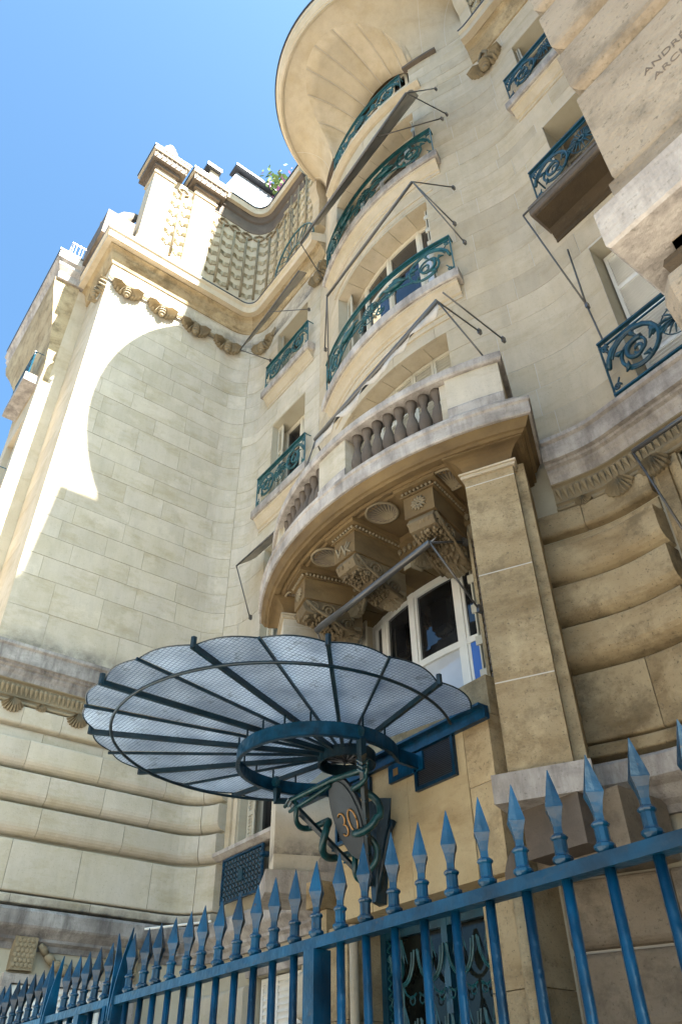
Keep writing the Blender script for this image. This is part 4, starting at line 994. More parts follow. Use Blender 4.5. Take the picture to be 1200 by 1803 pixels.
# consoles
def console(deg, kind):
    a = radians(deg); e = Vector((sin(a), -cos(a), 0)); t = Vector((cos(a), sin(a), 0)); o = Vector((*BC, 0)); hw = .22
    def P(r, tt, z): p = o+e*r+t*tt; return (p.x, p.y, z)
    def slab(r0, r1, w, z0, z1, mb): return mb.add([P(r0, -w, z0), P(r1, -w, z0), P(r1, w, z0), P(r0, w, z0), P(r0, -w, z1), P(r1, -w, z1), P(r1, w, z1), P(r0, w, z1)], [(0, 3, 2, 1), (4, 5, 6, 7), (0, 1, 5, 4), (1, 2, 6, 5), (2, 3, 7, 6), (3, 0, 4, 7)])
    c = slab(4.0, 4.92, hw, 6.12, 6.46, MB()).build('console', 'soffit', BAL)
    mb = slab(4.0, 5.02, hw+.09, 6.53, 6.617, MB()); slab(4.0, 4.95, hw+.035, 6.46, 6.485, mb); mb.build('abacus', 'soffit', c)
    mb = MB(); k = 0
    for r in [4.15+.058*i for i in range(14)]:
        for s_ in (-1, 1): mb.lathe(P(r, s_*(hw+.035), 6.508), [(.004, -.026), (.024, 0), (.004, .026)], 6)
    for i in range(8): mb.lathe(P(4.955, -hw+.06*i+.01, 6.508), [(.004, -.026), (.024, 0), (.004, .026)], 6)
    ob = mb.build('bead_row', 'carved', c); ob['kind'] = 'stuff'
    # scroll below: S-profile
    prof = [(4.88, 6.12), (4.93, 6.02), (4.88, 5.92), (4.76, 5.90), (4.64, 5.93), (4.52, 5.89), (4.42, 5.82), (4.30, 5.74), (4.16, 5.70), (4.0, 5.70), (4.0, 6.12)]
    n_ = len(prof); vs = [P(r, -hw*.85, z) for r, z in prof]+[P(r, hw*.85, z) for r, z in prof]
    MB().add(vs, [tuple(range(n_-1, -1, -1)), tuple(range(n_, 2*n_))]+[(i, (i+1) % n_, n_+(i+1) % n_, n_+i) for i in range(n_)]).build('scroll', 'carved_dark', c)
    rnd = random.Random(int(deg*7)+3); mb = MB()
    path = [(4.90, 6.02), (4.82, 5.90), (4.72, 5.90), (4.62, 5.91), (4.52, 5.87), (4.42, 5.80), (4.32, 5.74), (4.22, 5.70)]
    path = [(path[i][0]+(path[i+1][0]-path[i][0])*f_, path[i][1]+(path[i+1][1]-path[i][1])*f_) for i in range(len(path)-1) for f_ in (0, .5)]
    for i, (r, z) in enumerate(path):
        for tt in (-.155, -.10, -.05, 0, .05, .10, .155):
            q = rnd.uniform(.018, .034)
            if rnd.random() < .25: continue
            mb.lathe(P(r+rnd.uniform(-.01, .02), tt+rnd.uniform(-.012, .012), z-.012), [(.004, -q*1.5), (q*.8, -q*.6), (q, 0), (q*.7, q*.6), (.004, q*1.2)], 6)
    ob = mb.build('berry_cluster', 'carved_dark', c, smooth=True); ob['kind'] = 'stuff'
    for s_ in (-1, 1):
        mb = MB()
        for cr, cz, rr in ((4.76, 6.0, .085), (4.52, 5.98, .11), (4.22, 5.82, .10)):
            mb.tube([P(cr+rr*(1-k/22)*cos(k*.62), s_*hw*.9, cz+rr*(1-k/22)*sin(k*.62)) for k in range(18)], .018, 5)
        mb.tube([P(4.88, s_*hw*.92, 6.08), P(4.7, s_*hw*.92, 5.94), P(4.5, s_*hw*.92, 5.87), P(4.3, s_*hw*.92, 5.74), P(4.1, s_*hw*.92, 5.70)], .026, 6)
        mb.build('volute', 'carved_dark', c, smooth=True)
    # shell drop between console and wall
    x, y, z = P(4.06, 0, 5.42); ob = inst(PROTO['shell'], c, (x, y, 5.82), (0, 0, a), (1.1, 1.3, 1.2)); ob.name = 'shell'
    ff = 4.925
    if kind == 'rosette':
        mb = MB()
        for k in range(12):
            an = 2*pi*k/12; x0, z0 = .035*cos(an), .035*sin(an); x1, z1 = .11*cos(an), .11*sin(an); mb.tube([P(ff, x0, 6.29+z0), P(ff+.01, (x0+x1)/2, 6.29+(z0+z1)/2), P(ff, x1, 6.29+z1)], [.010, .020, .012], 5)
        mb.tube([P(ff, .03*cos(k*pi/4), 6.29+.03*sin(k*pi/4)) for k in range(8)], .014, 5, True)
        mb.build('rosette', 'carved', c, smooth=True)
    else:
        T = Matrix(((t.x, 0, e.x, 0), (t.y, 0, e.y, 0), (0, 1, 0, 0), (0, 0, 0, 1)))
        T.translation = Vector(P(ff, -.19, 6.17)); text_mesh('W', .26, .012, 'monogram', 'carved', c, T)
        T.translation = Vector(P(ff+.004, .0, 6.14)); text_mesh('K', .24, .012, 'monogram', 'carved', c, T)
for a, k in ((-15.3, 'rosette'), (.3, 'monogram'), (15.8, 'rosette')): console(a, k)
# ornamental frieze on the wall under the balcony
mb = MB(); q = S(-9.0)
while q < S(-4.5):
    x, y, nx, ny = W.at(q)
    mb.lathe((x+nx*.07, y+ny*.07, 6.42), [(.01, -.05), (.035, -.01), (.03, .03), (.01, .05)], 6); q += .095
o = mb.build('bead_row', 'carved', BAL); o['kind'] = 'stuff'
moulding(MAIN, W, S(-9.0), S(-4.5), [(-.02, 6.30), (.05, 6.30), (.07, 6.36), (.05, 6.37), (.05, 6.48), (.12, 6.52), (.14, 6.60), (-.02, 6.61)], 'soffit', 'moulding')
for xx in (-8.4, -7.45, -5.95, -5.05):
    x, y, nx, ny = W.at(S(xx)); o = inst(PROTO['shell'], MAIN, (x+nx*.06, y+ny*.06, 6.12), rot_of(nx, ny), (1.1, 1.2, 1.3))
    for sg in (-1, 1):
        tx, ty = -ny, nx; MB().tube([(x+nx*.08+tx*sg*.1, y+ny*.08+ty*sg*.1, 6.3), (x+nx*.1+tx*sg*.26, y+ny*.1+ty*sg*.26, 6.2), (x+nx*.1+tx*sg*.24, y+ny*.1+ty*sg*.24, 6.02), (x+nx*.09+tx*sg*.12, y+ny*.09+ty*sg*.12, 5.9)], [.03, .045, .04, .02], 7).build('scroll', 'carved', MAIN, smooth=True)
# supporting pillars
def pillar(sg, lab):
    P = thing('stone_pillar', lab, 'pillar', (*bpt(sg*27.3, 4.7), 2.7), 'square stone pillars under the balcony')
    a0, a1 = (23.6, 30.6) if sg > 0 else (-30.6, -23.6); rf = 4.98
    def quad(r0, r1, b0, b1, z0, z1, m, name):
        p = [bpt(b0, r0), bpt(b0, r1), bpt(b1, r1), bpt(b1, r0)]
        return MB().add([(x, y, z0) for x, y in p]+[(x, y, z1) for x, y in p], [(0, 1, 2, 3), (7, 6, 5, 4), (0, 4, 5, 1), (1, 5, 6, 2), (2, 6, 7, 3), (3, 7, 4, 0)]).build(name, m, P)
    PM = 'brown' if sg > 0 else 'cool'
    for z0, z1 in ((2.62, 3.56), (3.56, 4.87), (4.87, 6.17), (6.17, 6.30)):
        quad(3.7, rf, a0, a1, z0+.004, z1-.004, PM, 'stone')
        if z0 > 2.7: quad(3.75, rf+.003, a0+.02, a1-.02, z0-.006, z0+.006, 'joint', 'joint')
    quad(3.9, rf-.12, a1 if sg > 0 else a0-1.4, a1+1.4 if sg > 0 else a0, 2.63, 6.4, PM, 'pilaster')
    quad(3.7, rf+.03, a0-.4, a1+.4, 6.30, 6.345, 'ashlar', 'capital'); quad(3.7, rf+.05, a0-.6, a1+.6, 6.35, 6.375, 'ashlar', 'capital')
    mb = MB(); vs = []
    for i in range(7):
        t = i/6*pi/2; ex = .17*(1-cos(t)); z = 6.375+.2*sin(t)
        for b, r in ((a0-degrees(ex/5), 3.7), (a0-degrees(ex/5), rf+ex), (a1+degrees(ex/5), rf+ex), (a1+degrees(ex/5), 3.7)): vs.append((*bpt(b, r), z))
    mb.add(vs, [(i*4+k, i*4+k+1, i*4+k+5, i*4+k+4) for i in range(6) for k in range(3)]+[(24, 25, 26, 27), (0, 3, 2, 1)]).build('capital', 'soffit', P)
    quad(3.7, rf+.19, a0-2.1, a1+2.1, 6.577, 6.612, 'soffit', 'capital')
    quad(3.6, rf+.12, a0-1.5, a1+1.8, 2.35, 2.615, 'ledge', 'base')
from math import degrees
pillar(1, 'square stone pillar carrying the right end of the curved balcony'); pillar(-1, 'square stone pillar behind the canopy carrying the left end of the curved balcony')

# ================================================================== IRON RAILINGS
def spiral(cu, cv, r0, turns, a0, sg=1, n=34, end=.12):
    return [(cu+r0*(1-(1-end)*k/n)*cos(a0+sg*2*pi*turns*k/n), cv+r0*(1-(1-end)*k/n)*sin(a0+sg*2*pi*turns*k/n)) for k in range(n+1)]
def railing(name, label, a, b, z0, h, off, plan=W, m='green', bird=False, r=.021, loc=None, group='wrought iron railings in front of the windows'):
    x, y, nx, ny = plan.at((a+b)/2)
    t = thing('balcony_railing', label, 'railing', (x+nx*off, y+ny*off, z0), group)
    Wd = b-a
    def f(u, v, d=0): x, y, nx, ny = plan.at(a+u); return (x+nx*(off+d), y+ny*(off+d), z0+v)
    def tb(pts, rr, n=6, sub=1): return [f(u, v) for u, v in pts]
    def line(u0, v0, u1, v1, n=14): return [(u0+(u1-u0)*k/n, v0+(v1-v0)*k/n) for k in range(n+1)]
    pl = plan.seg(a, b)
    MB().sweep(pl, [(off-.03, z0+h-.03), (off+.03, z0+h-.03), (off+.03, z0+h), (off-.03, z0+h)]).build('top_rail', m, t)
    MB().sweep(pl, [(off-.012, z0+h-.12), (off+.012, z0+h-.12), (off+.012, z0+h-.10), (off-.012, z0+h-.10)]).build('top_rail', m, t)
    MB().sweep(pl, [(off-.02, z0+.05), (off+.02, z0+.05), (off+.02, z0+.075), (off-.02, z0+.075)]).build('bottom_rail', m, t)
    for u in (.012, Wd-.012):
        MB().tube([f(u, 0), f(u, h-.03)], .018, 4).build('post', m, t)
        x, y, nx, ny = plan.at(a+u); MB().tube([(x-nx*.05, y-ny*.05, z0+h-.015), (x+nx*off, y+ny*off, z0+h-.015)], .016, 4).build('side_rail', m, t)
        MB().tube([(x-nx*.05, y-ny*.05, z0+.06), (x+nx*off, y+ny*off, z0+.06)], .012, 4).build('side_rail', m, t)
    H = h-.15; R1 = min(H*.47, Wd*.21); cv = .07+H/2
    for sg in (1, -1):
        uc = R1+.05 if sg > 0 else Wd-R1-.05
        mb = MB()
        mb.tube(tb(spiral(uc, cv, R1, 1.9, pi if sg > 0 else 0, -sg), r), [r*1.5-(r*.9)*k/34 for k in range(35)], 6)
        mb.tube(tb(spiral(uc, cv, R1*.86, .8, pi*.9 if sg > 0 else pi*.1, -sg, 20, .8), r), r*.7, 5)
        mb.build('scroll', m, t, smooth=True)
        mb = MB(); mb.tube(tb(spiral(uc, cv, R1*.42, 1.3, pi*.3, sg, 24), r), [r*1.6-r*1.0*k/24 for k in range(25)], 6)
        # curling leaves inside the scroll
        for q in range(5):
            an = 2*pi*q/5; mb.tube([f(uc+R1*.45*cos(an), cv+R1*.45*sin(an), .01), f(uc+R1*.62*cos(an+.3), cv+R1*.62*sin(an+.3), .03), f(uc+R1*.78*cos(an+.2), cv+R1*.78*sin(an+.2), .0)], [r*.5, r*1.5, r*.4], 5)
        mb.build('leaf_scroll', m, t, smooth=True)
        for cz in (.07+H*.10, .07+H*.90):
            uu = .07 if sg > 0 else Wd-.07; MB().tube(tb(spiral(uu+sg*.01, cz, .055, 1.3, 0, sg, 14, .2), r), r*.6, 5).tube(tb([(uu, cz), (uc-sg*R1*.8, cz+(cv-cz)*.35)], r), r*.5, 5).build('curl', m, t, smooth=True)
        # tendrils sweeping towards the middle
        um = Wd/2; span = um-(uc+R1 if sg > 0 else 0) if sg > 0 else (uc-R1)-um
        p0 = uc+sg*R1*.55
        for dv, amp in ((.42, -.3), (-.42, .3), (.1, .16)):
            pp = [(p0+sg*(abs(um-p0))*k/14, cv+R1*dv*(1-k/14*.6)+amp*H*.5*sin(pi*k/14)) for k in range(15)]
            MB().tube(tb(pp, r), [r*.95-r*.35*k/14 for k in range(15)], 5).build('tendril', m, t, smooth=True)
        if span > .25:
            for q in range(2): MB().tube(tb(spiral(um-sg*(.26+span*.35*q), cv+(.18 if q else -.2)*H, .10*h, 1.5, q*2, sg, 20, .15), r), r*.75, 5).build('curl', m, t, smooth=True)
    # fan flower in the middle
    mb = MB(); um = Wd/2; Rf = min(.30*H, .24)
    for k in range(16):
        an = 2*pi*k/16; mb.tube([f(um+.05*cos(an), cv+.05*sin(an), .02), f(um+Rf*.6*cos(an), cv+Rf*.6*sin(an), .045), f(um+Rf*cos(an), cv+Rf*sin(an), .02)], [.006, .016, .008], 5)
    mb.tube([f(um+Rf*1.02*cos(k*pi/10), cv+Rf*1.02*sin(k*pi/10)) for k in range(20)], .009, 5, True)
    mb.tube([f(um+.05*cos(k*pi/5), cv+.05*sin(k*pi/5), .03) for k in range(10)], .016, 5, True)
    mb.build('fan_flower', m, t, smooth=True)
    if bird:
        for sg in (-1, 1):
            uc = Wd/2+sg*.62; mb = MB()
            mb.tube([f(uc+sg*.26, cv+.02, .03), f(uc+sg*.13, cv+.03, .05), f(uc, cv+.05, .05), f(uc-sg*.12, cv+.10, .04), f(uc-sg*.2, cv+.17, .04), f(uc-sg*.27, cv+.15, .04), f(uc-sg*.33, cv+.12, .04)], [.012, .05, .065, .04, .022, .024, .005], 8)
            for w_ in range(5): mb.tube([f(uc-sg*.02, cv+.08, .06), f(uc+sg*(.10+.03*w_), cv+.16-.035*w_, .08), f(uc+sg*(.22+.04*w_), cv+.20-.06*w_, .05)], [.02, .022, .006], 5)
            for l_ in (-.03, .04): mb.tube([f(uc+l_, cv, .03), f(uc+l_-sg*.02, cv-.12, .03), f(uc+l_-sg*.07, cv-.13, .03)], .008, 4)
            mb.build('bird', m, t, smooth=True)
    return t
railing('', 'long curved green iron railing with birds at the middle bow window, above the stone balcony', S(X0-1.82), S(X0+1.82), 11.59, 1.12, .15, bird=True)
railing('', 'curved green iron railing with birds at the upper bow window, under the big awning', S(X0-1.82), S(X0+1.82), 15.83, 1.12, .15, bird=True)
railing('', 'highest curved iron railing inside the round arch of the flared crown', S(X0-1.32), S(X0+1.32), 19.63, .95, .12)
railing('', 'green iron railing of the upper left bay window, below its grey awning', S(-12.32), S(-10.3), 15.71, .95, .17, m='green')
railing('', 'green iron railing of the lower left bay window, beside the stone balcony', S(-12.32), S(-10.3), 11.56, .95, .17, m='green')
railing('', 'highest blue-green iron railing in the right bay, partly hidden by the near stones', S(-3.15), S(-1.1), 15.71, .95, .17, m='teal')
railing('', 'blue-green iron railing on the dark slab at the middle window of the right bay', S(-3.15), S(-1.1), 11.61, .95, .42, m='teal')
railing('', 'big blue-green iron railing with thick spirals before white shutters at the right edge', S(-3.1), S(-.95), 7.11, 1.05, .2, m='teal', r=.026)
for zz, m_ in ((15.7, 'green'), (11.56, 'green')):
    railing('', 'railing at the %s front window of the far left bay, seen edge-on against the sky' % ('upper' if zz > 15 else 'lower'), .5, 2.1, zz, .95, .3, FP, 'teal')
TPr = Plan([(-19.6, 1.5), (-15.3, 1.5), (-15.3, 2.7)])
# terrace railing: light loops
tr = thing('terrace_railing', 'light blue looped iron railing on the far left terrace against the sky', 'railing', (-15.3, 2.0, 20.5))
seg = TPr.seg(TPr.L-2.2, TPr.L)
MB().sweep(seg, [(-.015, 21.55), (.015, 21.55), (.015, 21.58), (-.015, 21.58)]).build('top_rail', 'zinc', tr)
MB().sweep(seg, [(-.015, 20.6), (.015, 20.6), (.015, 20.63), (-.015, 20.63)]).build('bottom_rail', 'blue', tr)
q = TPr.L-2.2; k = 0
while q < TPr.L:
    x, y, nx, ny = TPr.at(q); mb = MB(); x2, y2, _, _ = TPr.at(min(TPr.L, q+.09))
    mb.tube([(x, y, 20.95), (x, y, 21.5)], .012, 4); mb.tube([(x2, y2, 20.95), (x2, y2, 21.5)], .012, 4); mb.tube([(x, y, 20.95), ((x+x2)/2, (y+y2)/2, 20.9), (x2, y2, 20.95)], .012, 4)
    mb.build('bar', 'zinc', tr)
    cx, cy = (x+x2)/2, (y+y2)/2; dx, dy = -ny, nx
    MB().tube([(cx+dx*.11*cos(a*pi/6), cy+dy*.11*cos(a*pi/6), 20.76+.12*sin(a*pi/6)) for a in range(12)], .012, 4, True).build('ring', 'blue', tr); q += .21
# half round iron guard on the left cornice
fg = thing('fan_guard', 'half round iron fan guard standing on the cornice beside the pine cone panel', 'railing', (-10.9, 6.75, 20.05))
mb = MB(); cx, cz, Rg = -10.85, 20.08, 1.0
mb.tube([(cx+Rg*1.0*cos(pi*k/20), 6.72, cz+Rg*1.25*sin(pi*k/20)) for k in range(21)], .028, 6); mb.build('rim', 'green', fg, smooth=True)
MB().tube([(cx+Rg*.42*cos(pi*k/12), 6.72, cz+Rg*.5*sin(pi*k/12)) for k in range(13)], .018, 5).build('inner_rim', 'green', fg, smooth=True)
for k in range(1, 12):
    an = pi*k/12; MB().tube([(cx+Rg*.42*cos(an), 6.72, cz+Rg*.5*sin(an)), (cx+Rg*cos(an), 6.72, cz+Rg*1.25*sin(an))], .013, 4).build('spoke', 'green', fg)

# ================================================================== AWNINGS
def awning(label, p0, p1, w0_, w1_, thick=.035, cloth=True, arms=(), wall_tube=True, sag=.0, m='cloth', flap=0):
    """p0,p1 ends of the front bar; w0_,w1_ ends at the wall"""
    t = thing('awning', label, 'awning', p0, 'window awnings on folding arms')
    p0, p1, w0_, w1_ = map(Vector, (p0, p1, w0_, w1_))
    MB().tube([p0, p1], thick, 8).build('front_bar', 'tube', t, smooth=True)
    if wall_tube: MB().tube([w0_, w1_], .05, 8).build('roller', 'cloth', t, smooth=True)
    if cloth:
        nu, nv = 24, 6; vs = []; rnd = random.Random(len(label))
        for i in range(nu+1):
            for j in range(nv+1):
                u, v = i/nu, j/nv; p = p0.lerp(p1, u).lerp(w0_.lerp(w1_, u), v); p.z -= sag*sin(pi*v)+.012*sin(u*37+v*3)*sin(pi*v); vs.append(p)
        fs = [(i*(nv+1)+j, (i+1)*(nv+1)+j, (i+1)*(nv+1)+j+1, i*(nv+1)+j+1) for i in range(nu) for j in range(nv)]
        o = MB().add(vs, fs).build('canvas', m, t, smooth=True); sm = o.modifiers.new('thickness', 'SOLIDIFY'); sm.thickness = .008
    if flap:
        vs = []
        for i in range(41):
            u = i/40; p = p0.lerp(p1, u); hgt = flap*(.75+.25*sin(u*21)+.2*sin(u*53)); vs += [p, p+Vector((0, .04*sin(u*30), -hgt))]
        o = MB().add(vs, [(2*i, 2*i+2, 2*i+3, 2*i+1) for i in range(40)]).build('valance', m, t, smooth=True); sm = o.modifiers.new('thickness', 'SOLIDIFY'); sm.thickness = .006
    for b in sorted(set(b for a, b in arms)):
        if 5.9 < b[1]: MB().box(b[0]-.02, b[0]+.02, b[1]-.015, b[1]+.05, b[2]-.05, b[2]+.05).build('bracket', 'tube', t)
    for a, b in arms: MB().tube([a, b], .014, 6).build('arm', 'tube', t, smooth=True)
    return t
awning('rolled grey awning over the lowest bow window, just above the glass canopy', (-5.27, 5.4, 5.62), (-7.62, 5.4, 5.52), (-5.35, 5.62, 5.86), (-7.9, 5.62, 5.82), .045, True,
       [((-5.27, 5.4, 5.62), (-5.22, 6.05, 4.9)), ((-7.62, 5.4, 5.52), (-8.0, 6.05, 5.0)), ((-5.27, 5.4, 5.62), (-5.3, 6.05, 5.95))], False)
awning('torn grey awning with hanging canvas over the closed shutters behind the stone balcony', (-4.42, 5.2, 9.37), (-7.43, 5.2, 8.96), (-4.75, 5.95, 9.9), (-7.95, 5.95, 9.9), .05, False,
       [((-4.42, 5.2, 9.37), (-4.35, 6.3, 8.3)), ((-4.42, 5.2, 9.37), (-4.55, 6.2, 9.6)), ((-7.43, 5.2, 8.96), (-8.3, 6.25, 9.2)), ((-4.3, 5.2, 9.45), (-4.3, 6.4, 9.3)), ((-7.43, 5.2, 8.96), (-7.4, 5.0, 8.2))], False, flap=.22)
awning('narrow folded awning across the middle bow window, above the bird railing', (-4.78, 5.42, 13.62), (-7.42, 5.42, 13.12), (-4.95, 5.50, 13.85), (-7.6, 5.52, 13.35), .03, True,
       [((-4.78, 5.42, 13.62), (-4.7, 6.3, 13.0)), ((-4.78, 5.42, 13.62), (-4.6, 6.35, 14.2)), ((-7.42, 5.42, 13.12), (-8.7, 6.3, 13.4)), ((-7.42, 5.42, 13.12), (-8.55, 6.3, 12.2)), ((-4.78, 5.42, 13.62), (-4.6, 6.35, 12.3))], False)
awning('large grey canvas awning stretched over the upper bow window below the round arch', (-4.42, 5.2, 16.38), (-8.15, 5.2, 15.8), (-4.75, 5.98, 18.05), (-8.6, 6.0, 18.0), .03, True,
       [((-4.42, 5.2, 16.38), (-4.5, 6.3, 18.4)), ((-5.5, 5.2, 16.3), (-4.5, 6.3, 16.9)), ((-8.15, 5.2, 15.8), (-9.1, 6.6, 16.6)), ((-4.42, 5.2, 16.38), (-4.4, 6.35, 17.0))], False, sag=-.25)
awning('slanting grey awning over the upper window of the left bay', (-9.95, 6.35, 17.95), (-12.6, 6.2, 17.2), (-10.1, 6.7, 18.35), (-12.5, 6.45, 17.75), .02, True,
       [((-12.6, 6.2, 17.2), (-12.2, 6.95, 16.9)), ((-11.3, 6.25, 17.55), (-10.35, 6.95, 17.2))], False, sag=-.03)
awning('small dark rolled awning low beside the end of the stone balcony', (-10.5, 6.5, 9.7), (-12.2, 6.5, 9.7), (-10.5, 6.95, 10.1), (-12.2, 6.95, 10.1), .02, True, [((-12.2, 6.5, 9.7), (-12.25, 6.95, 8.6))], False)
t = awning('bare awning frame with thin rods beside the white shutters of the right bay', (-3.25, 6.1, 11.0), (-1.2, 6.1, 11.0), (-3.2, 6.7, 10.4), (-1.2, 6.7, 10.4), .018, False,
       [((-3.25, 6.1, 11.0), (-3.05, 6.7, 9.0)), ((-3.05, 6.72, 10.4), (-3.05, 6.7, 9.0)), ((-3.05, 6.7, 9.0), (-3.0, 6.74, 7.9))], False)
awning('grey roller awning frame over the low right window, cut by the picture edge', (-2.95, 6.35, 5.9), (-1.0, 6.35, 5.9), (-3.1, 6.7, 6.1), (-1.0, 6.7, 6.1), .028, False, [((-2.95, 6.35, 5.9), (-2.8, 6.7, 4.5))], False)

# ================================================================== GLASS CANOPY
ZC = 3.43
CAN = thing('glass_canopy', 'scalloped fan of wired glass on blue iron ribs with snake bracket over the door', 'canopy', (-6.77, 5.75, 3.3))
HX, HY = -6.77, 5.2
ANG = [0, 12, 24, 36.5, 49.5, 63.5, 81, 104]; RAD = [2.90, 2.89, 2.77, 2.65, 2.46, 2.22, 1.92, 1.70]
ribs = [(-a, r) for a, r in list(zip(ANG, RAD))[:0:-1]]+list(zip(ANG, RAD))
def cpt(a, r, z): t = radians(a); return Vector((HX+r*sin(t), HY-r*cos(t), z))
def cz(r): return ZC+.05*(r/2.9)
for i, (a, r) in enumerate(ribs):
    thick = abs(i-7) in (0, 2, 4, 6)
    w_ = .019 if thick else .011; z_ = .055 if thick else .03
    p0, p1 = cpt(a, .28, cz(.28)), cpt(a, r+.03, cz(r)); d = (p1-p0).normalized(); nrm = Vector((-d.y, d.x, 0))
    if i in (0, 14):
        continue
    vs = [p+nrm*s_*w_+Vector((0, 0, zz)) for p in (p0, p1) for s_ in (-1, 1) for zz in (-z_, -.002)]
    rb = MB().add(vs, [(0, 1, 3, 2), (4, 6, 7, 5), (0, 4, 5, 1), (2, 3, 7, 6), (1, 5, 7, 3), (0, 2, 6, 4)]).build('rib', 'ribteal', CAN)
    if thick: MB().tube([p1+Vector((0, 0, -.05)), p1+Vector((0, 0, .06))], .03, 6).build('rib_tip', 'ribteal', rb)
    q = cpt(a, .95, cz(.95)); 
for (a0, r0), (a1, r1) in zip(ribs, ribs[1:]):
    n = 8; vs = []; fs = []; da = (a1-a0)
    for i in range(n+1):
        t = i/n; a = a0+da*(.02+.96*t); rr = (r0+(r1-r0)*t)+.06*sin(pi*t)
        for k in range(4): r = .28+(rr-.28)*k/3; vs.append(cpt(a, r, cz(r)+.006))
    m_ = 4
    for i in range(n):
        for k in range(3): fs.append((i*m_+k, (i+1)*m_+k, (i+1)*m_+k+1, i*m_+k+1))
    vs = [Vector((p.x, min(p.y, 5.72), p.z)) for p in vs]
    o = MB().add(vs, fs).build('glass_panel', 'wired', CAN); sm = o.modifiers.new('thickness', 'SOLIDIFY'); sm.thickness = .004
    MB().tube([vs[i*m_+3]+Vector((0, 0, -.004)) for i in range(n+1)], .009, 4).build('panel_edge', 'ribteal', CAN)
# outer hoop: circle under the ribs, ends on the wall
pp = []
for k in range(61):
    a = radians(-128+256*k/60); x_, y_ = -6.77+1.80*sin(a), 4.38-1.83*cos(a)
    if y_ < 5.72: pp.append((x_, y_, ZC-.07))
MB().tube(pp, .017, 6).build('outer_hoop', 'ribteal', CAN, smooth=True)
# inner band ring
bp = Plan([(-6.70+.88*sin(radians(a)), 4.80-.88*cos(radians(a))) for a in range(-150, 151, 6)]+[(-6.70+.55, 5.72)])
bp = Plan([(-6.72-.62, 5.72)]+[(-6.72+.88*sin(radians(a)), 4.80-.88*cos(radians(a))) for a in range(-132, 133, 6)]+[(-6.72+.62, 5.72)])
MB().sweep(bp.seg(0, bp.L), [(-.008, 3.17), (.008, 3.17), (.008, 3.31), (-.008, 3.31)]).build('band_ring', 'blue', CAN)
MB().sweep(bp.seg(0, bp.L), [(-.03, 3.155), (.012, 3.155), (.012, 3.172), (-.03, 3.172)]).build('band_flange', 'blue', CAN)
for a, r in ribs[1:-1]:
    q = cpt(a, .5, 3.3); d = Vector((sin(radians(a)), -cos(radians(a)), 0)); c = Vector((-6.72, 4.80, 0)); o_ = Vector((HX, HY, 0))-c
    bq = o_.dot(d); rr = -bq+sqrt(max(0, bq*bq-(o_.length_squared-.88**2))); q = cpt(a, rr, 3.3)
    if q.y < 5.7: MB().tube([(q.x, q.y, 3.3), (q.x, q.y, 3.41)], .012, 5).build('stud', 'ribteal', CAN)
MB().sweep(Plan([(-6.77+.32*sin(a), 5.24-.32*cos(a)) for a in [2*pi*k/30 for k in range(31)]]).seg(0, 2.0), [(-.01, 3.30), (.01, 3.30), (.01, 3.43), (-.01, 3.43)]).build('hub_ring', 'ribteal', CAN)
MB().lathe((-6.77, 5.24, 3.44), [(.30, 0), (.31, .01), (.30, .02)], 24).build('hub_plate', 'darkzinc', CAN)
for k in range(12):
    a = radians(30*k); MB().tube([(-6.77+.3*sin(a), 5.24-.3*cos(a), 3.42), (-6.77+.05*sin(a), 5.24-.05*cos(a), 3.36)], .012, 4).build('hub_leaf', 'darkzinc', CAN)
# wall beam
wb = MB().box(-8.45, -5.02, 5.68, 5.748, 3.36, 3.50).build('wall_beam', 'blue', CAN)
MB().box(-8.45, -5.02, 5.60, 5.68, 3.475, 3.50).build('beam_flange', 'blue', wb)
for x0, x1 in ((-7.5, -6.95), (-6.6, -6.02)):
    MB().box(x0, x1, 5.70, 5.747, 3.14, 3.34).build('wall_plate', 'blue', CAN)
    for xo in (x0+.09, x1-.17): MB().box(xo, xo+.08, 5.695, 5.70, 3.2, 3.28).build('bolt_plate', 'brass', CAN)
# bracket: spine on the wall, two arms up to the band ring, snakes round them
foot = Vector((-6.86, 5.60, 2.12))
tops = [Vector((-6.72+.80*sin(radians(62)), 4.80-.80*cos(radians(62))+.0, 3.16)), Vector((-6.72-.86*sin(radians(78)), 4.80-.86*cos(radians(78)), 3.16))]
tops = [Vector((-5.86, 4.72, 3.17)), Vector((-7.52, 4.80, 3.17))]
MB().add([(-7.02, 5.745, 3.0), (-6.62, 5.745, 3.0), (-6.78, 5.745, 1.93), (-6.90, 5.745, 1.93), (-6.92, 5.62, 3.0), (-6.72, 5.62, 3.0), (-6.81, 5.62, 1.95), (-6.87, 5.62, 1.95)], [(0, 1, 2, 3), (4, 7, 6, 5), (0, 4, 5, 1), (1, 5, 6, 2), (2, 6, 7, 3), (3, 7, 4, 0)]).build('wall_spine', 'ribteal', CAN)
MB().tube([(-6.84, 5.68, 1.98), (-6.72, 5.66, 2.3), (-6.58, 5.66, 2.62), (-6.56, 5.70, 2.72)], [.035, .04, .035, .045], 6).build('side_strut', 'ribteal', CAN, smooth=True)
